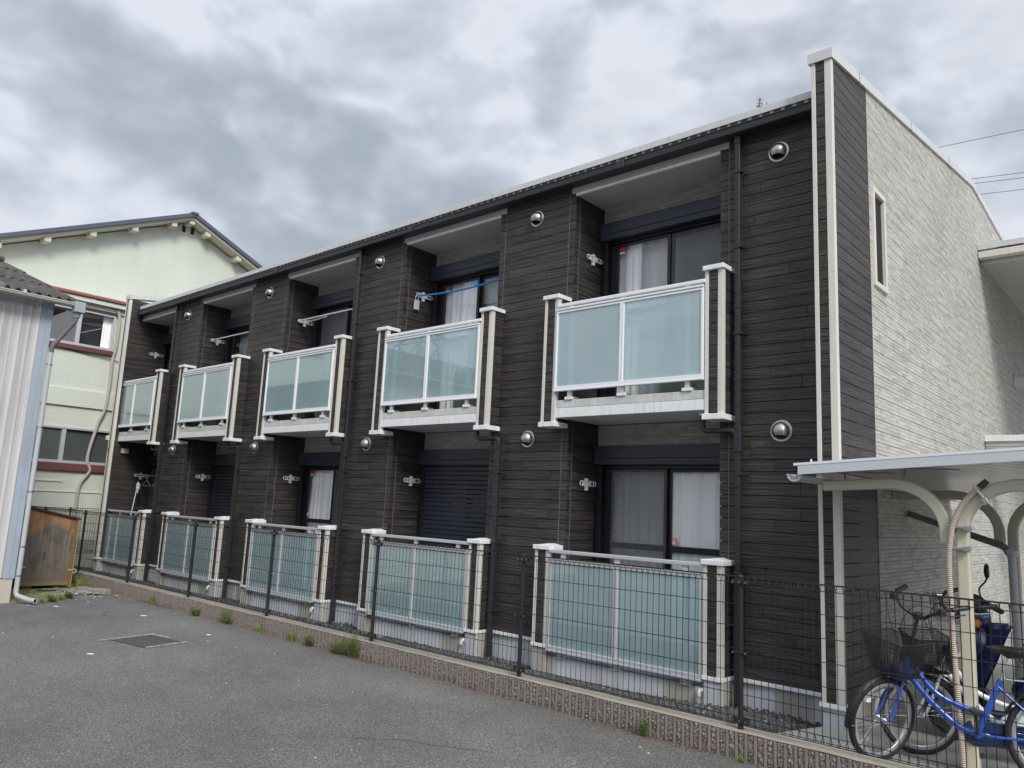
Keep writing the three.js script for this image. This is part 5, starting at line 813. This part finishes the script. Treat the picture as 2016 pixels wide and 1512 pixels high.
{
  const s = thing('scooter', 'dark navy moped with black mirror, round headlamp and orange indicator beyond the bicycles', 'scooter'), amber = mat([0.75, 0.2, 0.02], 0.3), lens = phys([0.75, 0.78, 0.78], 0.15, { clearcoat: 1 });
  const ball = (x, y, z, a, b2, c, m = 24) => { const g = norm(new THREE.SphereGeometry(1, m, 16)); g.scale(a, b2, c); g.translate(x, y, z); return g; };
  const fw = grp('wheel', s); obj('tyre', norm(new THREE.TorusGeometry(0.195, 0.042, 14, 48)).translate(0.42, 0.235, 0), rubber, fw); obj('rim', [cyl(0.42, 0.235, 0, 0.155, 0.03, 28, 'z'), cyl(0.42, 0.235, 0, 0.05, 0.09, 18, 'z')], mat([0.22, 0.22, 0.22], 0.4, { metalness: 0.8 }), fw);
  const rw = grp('wheel', s); obj('tyre', norm(new THREE.TorusGeometry(0.195, 0.045, 14, 48)).translate(-0.72, 0.235, 0), rubber, rw); obj('rim', cyl(-0.72, 0.235, 0, 0.155, 0.03, 28, 'z'), mat([0.22, 0.22, 0.22], 0.4, { metalness: 0.8 }), rw);
  // leg shield: a tall curved sheet, wide at the knees, drawn in at the foot
  obj('leg_shield', [sheet(28, 30, (u, t) => { const q = (u - 0.5) * 2, w = 0.10 + 0.14 * sstep(0, 0.5, t) - 0.17 * sstep(0.6, 1, t); return [0.40 - 0.20 * t - 0.10 * q * q * (0.5 + t) + 0.05 * Math.sin(t * 3), 0.20 + 0.70 * t, q * w]; }), sheet(28, 30, (u, t) => { const q = (0.5 - u) * 2, w = 0.10 + 0.14 * sstep(0, 0.5, t) - 0.17 * sstep(0.6, 1, t); return [0.385 - 0.20 * t - 0.10 * q * q * (0.5 + t) + 0.05 * Math.sin(t * 3), 0.20 + 0.70 * t, q * w]; })], new THREE.MeshPhysicalMaterial({ color: navyP.color, roughness: 0.3, clearcoat: 1, side: THREE.DoubleSide }), s);
  obj('front_cowl', [ball(0.27, 0.70, 0, 0.08, 0.20, 0.10), ball(0.25, 0.93, 0, 0.075, 0.09, 0.09)], navyP, s);
  obj('front_fender', sheet(30, 8, (u, t) => { const a = mix(-0.2, 2.6, u), q = (t - 0.5) * 2; return [0.42 + Math.cos(a) * (0.265 - 0.02 * q * q), 0.235 + Math.sin(a) * (0.265 - 0.02 * q * q), q * 0.062]; }), new THREE.MeshStandardMaterial({ color: navyP.color, roughness: 0.3, side: THREE.DoubleSide }), s);
  obj('fork', [-1, 1].map((q) => rod([0.42, 0.235, q * 0.07], [0.30, 0.70, q * 0.07], 0.018, 10)), blackPl, s);
  obj('body', [ball(-0.35, 0.42, 0, 0.42, 0.17, 0.13), ball(-0.72, 0.58, 0, 0.28, 0.14, 0.12), rbox(-0.25, 0.30, 0.22, 0.28, -0.15, 0.15, 0.03, 3)], navyP, s);
  obj('seat', [ball(-0.42, 0.74, 0, 0.34, 0.065, 0.125)], blackPl, s);
  const hl = grp('headlamp', s); obj('shell', ball(0.29, 1.03, 0, 0.09, 0.08, 0.085), blackPl, hl); obj('lens', ball(0.335, 1.03, 0, 0.055, 0.072, 0.076), lens, hl);
  for (const q of [-1, 1]) obj('indicator', ball(0.30, 0.90, q * 0.125, 0.035, 0.034, 0.034, 16), amber, s);
  obj('handlebar', [bent([[0.19, 1.03, -0.32], [0.22, 1.06, -0.1], [0.22, 1.06, 0.1], [0.19, 1.03, 0.32]], 0.014, 10)], blackPl, s);
  for (const q of [-1, 1]) obj('grip', rod([0.19, 1.03, q * 0.21], [0.17, 1.02, q * 0.34], 0.020, 12), rubber, s);
  const mr = grp('mirror', s); obj('arm', pipe([[0.21, 1.06, 0.16], [0.22, 1.14, 0.17], [0.17, 1.2, 0.2], [0.15, 1.24, 0.22]], 0.007, 20, 8), blackPl, mr); obj('shell', [ball(0.155, 1.28, 0.225, 0.018, 0.062, 0.05)], blackPl, mr); obj('glass', ball(0.143, 1.28, 0.225, 0.01, 0.055, 0.044), chrome, mr);
  const bk = []; for (let i = 0; i <= 9; i++) { const t = i / 9; bk.push(rod([0.36, 0.88 + 0.2 * t, -0.13], [0.36, 0.88 + 0.2 * t, 0.13], 0.002, 4), rod([0.56, 0.90 + 0.2 * t, -0.13], [0.56, 0.90 + 0.2 * t, 0.13], 0.002, 4)); const z = mix(-0.13, 0.13, t); bk.push(rod([0.36, 0.88, z], [0.36, 1.08, z], 0.002, 4), rod([0.56, 0.90, z], [0.56, 1.10, z], 0.002, 4), rod([0.36, 0.88, z], [0.56, 0.90, z], 0.002, 4)); for (const q of [-0.13, 0.13]) { bk.push(rod([0.36, 0.88 + 0.2 * t, q], [0.56, 0.9 + 0.2 * t, q], 0.002, 4), rod([mix(0.36, 0.56, t), 0.88, q], [mix(0.36, 0.56, t), 1.1, q], 0.002, 4)); } }
  obj('basket', bk, chrome, s);
  s.position.set(1.10, -0.02, -0.30); s.rotation.y = Math.PI + 0.35;
}

// ---------------------------------------------------------------- laundry poles, rope, hangers, outdoor units
{
  const XLi = (i) => (i === 4 ? WX + 0.173 : XL - i * P), XRi = (i) => XR - i * P, poleM = mat([0.72, 0.72, 0.70], 0.3), bluePl = mat([0.03, 0.22, 0.62], 0.5);
  const pole = (i, y, z, label, m) => { const t = thing('laundry_pole', label, 'laundry pole'); obj('tube', rod([XLi(i) + 0.02, y, z], [XRi(i) - 0.02, y, z], 0.0125, 12), m ?? poleM, t); obj('end_cap', [cyl(XLi(i) + 0.03, y, z, 0.016, 0.03, 12, 'x')], M.white, t); return rebase(t, XLi(i), y, z); };
  pole(2, 4.60, -0.235, 'white laundry pole with bead chain across the upstairs recess of the middle flat');
  const ch = []; for (let k = 0; k < 34; k++) { const t = k / 33; ch.push(norm(new THREE.SphereGeometry(0.0075, 8, 6)).translate(mix(XLi(2) + 0.05, XLi(2) + 0.85, t), 4.575 - 0.02 * Math.sin(t * 3.1) - 0.012 * (k % 2), -0.222)); } tag(obj('bead_chain', ch, M.white), 'thin white bead chain hanging along the laundry pole of the middle flat', 'chain');
  pole(3, 4.60, -0.235, 'white laundry pole across the upstairs recess of the second flat from the left');
  pole(4, 1.905, -0.235, 'dark laundry pole carrying wire hangers in the leftmost ground-floor recess', mat([0.16, 0.16, 0.16], 0.4));
  const rope = []; for (const q of [0, 1, 2]) { const pts = []; for (let k = 0; k <= 40; k++) { const t = k / 40, a = t * 60 + q * 2.1; pts.push([mix(XLi(1) + 0.03, XRi(1) + 0.02, t), 4.60 - 0.02 - 0.05 * Math.sin(t * 3.14) + 0.008 * Math.cos(a), -0.24 + 0.008 * Math.sin(a)]); } rope.push(pipe(pts, 0.0065, 160, 6)); }
  tag(obj('clothes_line', [rope, [0.66].map((t) => rbox(mix(XLi(1), XRi(1), t) - 0.02, mix(XLi(1), XRi(1), t) + 0.02, 4.545, 4.60, -0.25, -0.225, 0.004))], bluePl), 'bright blue twisted clothes line across the upstairs recess next to the corner flat', 'clothes line');
  const bx = thing('hanging_box', 'small white louvred repellent box hanging under the blue clothes line', 'hanging box'), bX = XLi(1) + 0.045, bz = -0.21; obj('case', [rbox(bX - 0.012, bX + 0.012, 4.36, 4.50, bz - 0.045, bz + 0.045, 0.006), Array.from({ length: 8 }, (_, k) => box(bX + 0.012, bX + 0.0145, 4.372 + k * 0.0155, 4.382 + k * 0.0155, bz - 0.036, bz + 0.036))], mat([0.50, 0.50, 0.56], 0.5), bx); obj('hook', norm(new THREE.TorusGeometry(0.028, 0.003, 6, 18)).scale(1, 1.4, 1).rotateY(Math.PI / 2).translate(bX, 4.535, bz), M.white, bx); rebase(bx, bX, 4.36, bz);
  const hanger = (x, label, m) => { const t = thing('clothes_hanger', label, 'hanger'), y = 1.89, z = -0.235, w = 0.2; obj('wire', [pipe([[x, y - 0.005, z - 0.012], [x, y + 0.026, z - 0.004], [x, y + 0.02, z + 0.016], [x, y - 0.03, z + 0.004], [x, y - 0.07, z]], 0.0028, 18, 6), rod([x, y - 0.07, z], [x - w, y - 0.20, z], 0.0032, 6), rod([x, y - 0.07, z], [x + w, y - 0.20, z], 0.0032, 6), rod([x - w, y - 0.20, z], [x + w, y - 0.20, z], 0.0032, 6)], m, t); return rebase(t, x, y, z); };
  hanger(XLi(4) + 0.62, 'empty wire hanger on the dark pole, left of the two', mat([0.45, 0.45, 0.4], 0.4)); hanger(XLi(4) + 1.12, 'empty white hanger on the dark pole, beside the downpipe', poleM);
  const mop = thing('mop', 'white-handled mop leaning in the leftmost ground-floor recess', 'mop'); obj('handle', rod([XLi(4) + 0.24, 0.72, -0.12], [XLi(4) + 0.30, 1.77, -0.2], 0.010, 8), poleM, mop); obj('mop_head', [rbox(XLi(4) + 0.27, XLi(4) + 0.33, 1.60, 1.74, -0.24, -0.17, 0.02, 2), rod([XLi(4) + 0.30, 1.60, -0.2], [XLi(4) + 0.33, 1.52, -0.2], 0.02, 8, 0.004)], mat([0.6, 0.6, 0.68], 0.9), mop); obj('lower_handle', rod([XLi(4) + 0.24, 0.72, -0.12], [XLi(4) + 0.19, 0.07, -0.06], 0.010, 8), poleM, mop); rebase(mop, XLi(4) + 0.19, 0.05, -0.06);
  const ac = (i, label, x0, w) => { const t = thing('air_conditioner', label, 'outdoor unit'), b = mat([0.50, 0.48, 0.42], 0.5), X = x0 - i * P, y = 2.80; obj('casing', rbox(X, X + w, y, y + 0.54, -0.36, -0.1, 0.012, 2), b, t); obj('grille', Array.from({ length: 22 }, (_, k) => box(X + 0.04, X + w * 0.68, y + 0.04 + k * 0.022, y + 0.05 + k * 0.022, -0.1, -0.092)), mat([0.34, 0.33, 0.3], 0.6), t); obj('foot', [0.1, w - 0.16].map((d) => rbox(X + d, X + d + 0.07, 2.732, y, -0.40, -0.04, 0.006)), mat([0.55, 0.53, 0.46], 0.6), t); return rebase(t, X + w / 2, 2.73, -0.2); };
  ac(0, 'beige air conditioner outdoor unit behind the glass of the corner flat balcony', -2.0, 0.68); ac(1, 'beige air conditioner outdoor unit behind the balcony glass of the second flat from the corner', -2.05, 0.66);
}
// ---------------------------------------------------------------- aerial, wires, pylon
{
  const a = thing('tv_aerial', 'thin rooftop television aerial poking above the roof edge', 'aerial'), m = mat([0.12, 0.12, 0.14], 0.5, { metalness: 0.6 });
  obj('mast', rod([-3.52, 6.2, -5.6], [-3.32, 9.27, -5.75], 0.016, 8), m, a); obj('element', Array.from({ length: 9 }, (_, k) => { const t = k / 8, x = mix(-3.42, -3.325, t), y = mix(8.72, 9.22, t); return rod([x - 0.03, y + 0.0, -5.69], [x + 0.035, y + 0.03, -5.81], 0.006, 5); }), m, a); obj('boom', [rod([-3.36, 8.86, -5.7], [-3.12, 8.88, -5.5], 0.01, 6), [0, 1, 2].map((k) => rod([-3.31 + k * 0.08, 8.83, -5.6], [-3.27 + k * 0.08, 9.03, -5.55], 0.007, 5))], m, a); rebase(a, -3.52, 6.2, -5.6);
  const wm = mat([0.09, 0.09, 0.1], 0.7), wire = (y0, y1, label) => { const x0 = -6.5, x1 = 26, s = (y1 - y0) / (3.05), pts = []; for (let k = 0; k <= 20; k++) { const x = mix(x0, x1, k / 20); pts.push([x, y0 + (x + 5) * s + 0.0011 * (x + 3.5) * (x + 3.5) * 0, -28]); } tag(obj('power_line', pipe(pts, 0.012, 40, 5), wm), label, 'wire', 'overhead wires'); };
  wire(17.774, 17.646, 'topmost overhead wire above the gable roof at the right'); wire(16.154, 15.861 - 0.05, 'second overhead wire, upper of the close pair right of the gable'); wire(15.94, 15.626 - 0.03, 'third overhead wire, lower of the close pair right of the gable'); wire(15.42, 15.11, 'lowest overhead wire, just above the porch roof');
  const p = thing('pylon', 'steel lattice pylon mirrored in the second balcony glass', 'pylon'), g = [], base = V(-71, -2, 57), pm = mat([0.24, 0.25, 0.26], 0.5), Hh = 40, w = (y) => mix(3.2, 0.7, Math.min(1, y / Hh));
  for (let k = 0; k < 12; k++) { const y0 = k * Hh / 12, y1 = (k + 1) * Hh / 12, a0 = w(y0), a1 = w(y1); for (const [sx, sz, tx, tz] of [[1, 1, 1, -1], [1, -1, -1, -1], [-1, -1, -1, 1], [-1, 1, 1, 1]]) { g.push(rod([sx * a0, y0, sz * a0], [sx * a1, y1, sz * a1], 0.12, 4), rod([sx * a0, y0, sz * a0], [tx * a1, y1, tz * a1], 0.07, 4), rod([tx * a0, y0, tz * a0], [sx * a1, y1, sz * a1], 0.07, 4)); } }
  obj('lattice', g, pm, p); obj('cross_arm', [24, 30, 36].map((y) => [rod([-5, y, 0], [5, y, 0], 0.12, 4), rod([-5, y, 0], [0, y + 1.6, 0], 0.08, 4), rod([5, y, 0], [0, y + 1.6, 0], 0.08, 4)]), pm, p); p.position.copy(base);
}
// ---------------------------------------------------------------- drain grating in the asphalt
{
  const d = thing('drain_grating', 'rusty iron drain grating let into the asphalt', 'drain grating'), iron = mat([0.10, 0.085, 0.08], 0.75, { bumpMap: speck, bumpScale: 0.002 });
  const bars = []; for (let k = 0; k < 13; k++) bars.push(rbox(-0.31 + k * 0.0515 - 0.011, -0.31 + k * 0.0515 + 0.011, -0.02, 0.007, -0.25, 0.25, 0.003)); for (const b of bars) obj('bar', b, iron, d);
  obj('cross_bar', [-0.245, -0.08, 0.08, 0.245].map((z) => rbox(-0.335, 0.335, -0.022, 0.0045, z - 0.01, z + 0.01, 0.003)), iron, d); obj('pit', box(-0.34, 0.34, -0.02, 0.0035, -0.26, 0.26), mat([0.008, 0.008, 0.008], 1), d);
  const rr = rng(9), cm = [], strip = (x0, z0, x1, z1, w) => { const n = 26; for (let i = 0; i < n; i++) { const t = i / n, q = (rr() - 0.5) * 0.02, ww = w * (0.3 + rr()); const x = mix(x0, x1, t), z = mix(z0, z1, t); cm.push(norm(new THREE.SphereGeometry(1, 7, 5)).scale(ww * (0.7 + rr()), 0.006 + 0.005 * rr(), ww).translate(x + q, 0.004, z + q)); } };
  strip(-0.36, -0.30, -0.36, 0.40, 0.018); strip(0.36, -0.28, 0.36, 0.26, 0.016); strip(-0.36, -0.29, 0.0, -0.29, 0.012); obj('cement_edge', cm, mat([0.34, 0.315, 0.25], 0.95, { bumpMap: speck, bumpScale: 0.003 }), d);
  d.scale.set(0.9, 1, 0.9); d.position.set(-6.30, 0.003, 3.03); d.rotation.y = 0.16;
}
// ---------------------------------------------------------------- weeds, litter and rubble
{
  const wm = [0, 1].map(() => phys([1, 1, 1], 0.7, { vertexColors: true, side: THREE.DoubleSide, transmission: 0.25, thickness: 0 }));
  const weed = (x, z, h, n, spread, label, seed, kind = 0, y = 0) => {
    const r = rng(seed), g = [], st = [];
    for (let i = 0; i < n; i++) {
      const a = r() * 6.28, L = h * (0.45 + 0.7 * r()), out = spread * (0.2 + 0.8 * r()), bx = (r() - 0.5) * spread * 0.9, bz = r() * 0.035, dx = Math.cos(a) * out, dz = Math.sin(a) * out * 0.5 + 0.015, w = (kind ? 0.0035 : 0.0022) + 0.0018 * r(), k = 0.7 + 0.7 * r(), yel = r();
      const c = [mix(0.12, 0.27, yel) * k, mix(0.21, 0.28, yel) * k, 0.05 * k], P3 = [];
      if (kind === 0) {                                   // grass blade, bending over
        const px = -Math.sin(a) * w, pz = Math.cos(a) * w;
        g.push(tint(sheet(1, 5, (u, t) => { const q = t, s = (u - 0.5) * 2 * (1 - t * t); return [bx + dx * q * q + px * s, L * (q - 0.25 * q * q * (out / h)), bz + dz * q * q + pz * s]; }), ...c));
      } else {                                            // stem with small paired leaves
        st.push(tint(pipe([[bx, 0, bz], [bx + dx * 0.4, L * 0.55, bz + dz * 0.4], [bx + dx, L, bz + dz]], 0.0012, 6, 4), c[0] * 0.9, c[1] * 0.8, c[2]));
        for (let q = 0; q < 12; q++) { const t = 0.15 + 0.85 * q / 11, la = q * 2.4 + r(), ll = 0.010 + 0.013 * r(), X = bx + dx * t, Y = L * t, Z = bz + dz * t; const ex = Math.cos(la) * ll, ez = Math.sin(la) * ll, px = -Math.sin(la) * ll * 0.32, pz = Math.cos(la) * ll * 0.32, tl = new THREE.BufferGeometry(); tl.setAttribute('position', new THREE.BufferAttribute(new Float32Array([X, Y, Z, X + ex * 0.5 + px, Y + 0.004, Z + ez * 0.5 + pz, X + ex, Y + 0.002 + 0.006 * r(), Z + ez, X, Y, Z, X + ex, Y + 0.002, Z + ez, X + ex * 0.5 - px, Y + 0.004, Z + ez * 0.5 - pz]), 3)); tl.computeVertexNormals(); g.push(tint(norm(tl), ...c)); }
      }
    }
    const t = thing('weed', label, 'weed', 'weeds along the kerb'); obj('leaves', g, wm[0], t); if (st.length) obj('stems', st, wm[1], t); t.position.set(x, y, z); return t;
  };
  weed(-9.05, 1.77, 0.17, 60, 0.09, 'low grass clump by the kerb, leftmost on the asphalt edge', 1);
  weed(-7.75, 1.77, 0.10, 50, 0.12, 'low weed clump at the foot of the kerb, second from the left', 2, 1);
  weed(-6.95, 1.765, 0.16, 46, 0.16, 'leafy weed sprawl against the kerb below the third flat', 3, 1);
  weed(-6.15, 1.77, 0.13, 55, 0.11, 'small green weed at the kerb, left of the tall pair', 4);
  weed(-5.50, 1.77, 0.15, 70, 0.12, 'bright green upright weed at the kerb, left of the biggest clump', 5);
  weed(-5.15, 1.77, 0.12, 40, 0.08, 'small bright weed just left of the biggest kerb clump', 6, 1);
  weed(-4.62, 1.77, 0.13, 60, 0.13, 'yellowish leafy weed at the left of the biggest kerb clump', 7, 1);
  weed(-4.38, 1.77, 0.24, 70, 0.12, 'tallest leafy weed clump against the block kerb', 8, 1);
  weed(-0.92, 1.775, 0.12, 26, 0.05, 'single small leafy weed on the kerb near the right fence post', 10, 1);
  weed(-0.17, 1.775, 0.07, 24, 0.04, 'tiny grass tuft at the kerb foot near the picture bottom', 11);
  const rr = rng(77);
  for (let k = 0; k < 5; k++) weed(-11.7 + k * 0.24 + rr() * 0.1, 1.86 + 0.18 * rr(), 0.16 + 0.06 * rr(), 110, 0.16, ['leftmost green grass clump behind the yellow rod of the cabinet', 'green grass clump at the yellow rod of the cabinet', 'middle grass clump between cabinet and broken kerbstone', 'grass clump just left of the broken kerbstone', 'green grass clump behind the broken kerbstone'][k], 20 + k, 0, 0.0);
  for (let k = 0; k < 4; k++) weed(-9.75 - k * 0.12, 2.95 - k * 0.16 + 0.06 * rr(), 0.09, 80, 0.15, ['dry low grass nearest the shed drainpipe mouth', 'second dry grass patch right of the shed drainpipe mouth', 'third dry grass patch right of the shed drainpipe mouth', 'farthest dry grass patch, before the cabinet'][k], 30 + k, k % 2, 0.0);
  // litter chips and pebbles on asphalt and dirt
  const chips = []; for (let i = 0; i < 120; i++) { const far = rr() < 0.6, x = far ? -11.6 + rr() * 2.2 : -9 + rr() * 9.5, z = far ? 1.85 + rr() * 1.4 : 1.9 + rr() * rr() * 3.6, s = (far ? 0.009 : 0.0055) * (0.5 + rr()), g = norm(new THREE.IcosahedronGeometry(1, 0)); g.scale(s * (1 + rr()), s * 0.45, s); g.rotateY(rr() * 6); g.translate(x, (far ? 0.02 : 0.004), z); const k = 0.7 + 0.4 * rr(); chips.push(tint(g, 0.58 * k, 0.56 * k, 0.5 * k)); }
  for (const [x, z, s] of [[-8.0, 2.35, 0.035], [-9.6, 3.65, 0.05], [-6.3, 2.35, 0.022], [-5.9, 3.75, 0.03], [-9.3, 2.95, 0.03]]) { const g = norm(new THREE.IcosahedronGeometry(1, 0)); g.scale(s * 1.6, 0.006, s * 0.5); g.rotateY(0.6); g.translate(x, 0.008, z); chips.push(tint(g, 0.72, 0.72, 0.70)); }
  const lt = obj('pebbles', chips, mat([1, 1, 1], 0.8, { vertexColors: true })); tag(lt, 'scattered pale chips and pebbles on the asphalt and dirt', 'pebbles'); lt.userData.kind = 'stuff';
  const cb = thing('concrete_kerbstone', 'short broken concrete kerbstone lying at the end of the block kerb', 'kerbstone'); const kg = rbox(-0.30, 0.30, 0, 0.085, -0.065, 0.065, 0.02, 2), kp = kg.attributes.position; for (let i = 0; i < kp.count; i++) kp.setY(i, Math.max(0, kp.getY(i) - 0.03 * noise2(kp.getX(i) * 9, kp.getZ(i) * 9, 3))); obj('stone', kg, mat([0.27, 0.255, 0.21], 0.95, { bumpMap: speck, bumpScale: 0.006 }), cb); cb.position.set(-10.62, 0.0, 2.0); cb.rotation.y = 0.35;
  const sn = (n, label, cat, x, z, pieces) => { const t = thing(n, label, cat); for (const [nm, g, m] of pieces) obj(nm, g, m, t); t.position.set(x, 0.02, z); return t; };
  const dk = mat([0.035, 0.035, 0.04], 0.8);
  sn('bark_strip', 'dark strip of rotten bark lying on the dirt before the cabinet', 'bark', -10.98, 2.45, [['bark', [norm(new THREE.BoxGeometry(0.42, 0.018, 0.05, 8, 1, 2)).rotateY(1.1)], dk]]);
  const sh = []; for (let k = 0; k < 16; k++) { const g = norm(new THREE.BoxGeometry(0.08 + 0.14 * rr(), 0.008, 0.05 + 0.08 * rr())); g.rotateX((rr() - 0.5) * 0.5); g.rotateY(rr() * 3); g.translate(-10.95 + 0.62 * rr(), 0.014 + 0.02 * rr(), 2.02 + 0.42 * rr()); sh.push(g); }
  const sr = obj('slate_rubble', sh, mat([0.27, 0.28, 0.285], 0.8)); tag(sr, 'broken grey slate rubble scattered on the dirt before the cabinet', 'rubble'); sr.userData.kind = 'stuff';
  const lf = thing('dead_leaf', 'orange dead leaf at the foot of the kerb', 'leaf'); obj('leaf', sheet(4, 4, (u, t) => [(u - 0.5) * 0.05, 0.008 + 0.01 * Math.sin(u * 3), (t - 0.5) * 0.018 * Math.sin(u * 3.1 + 0.02)]), new THREE.MeshStandardMaterial({ color: lin(0.42, 0.12, 0.03), roughness: 0.7, side: THREE.DoubleSide }), lf); lf.position.set(-2.25, 0.0, 1.79);
}
camera.updateMatrixWorld();
renderer.render(scene, camera);
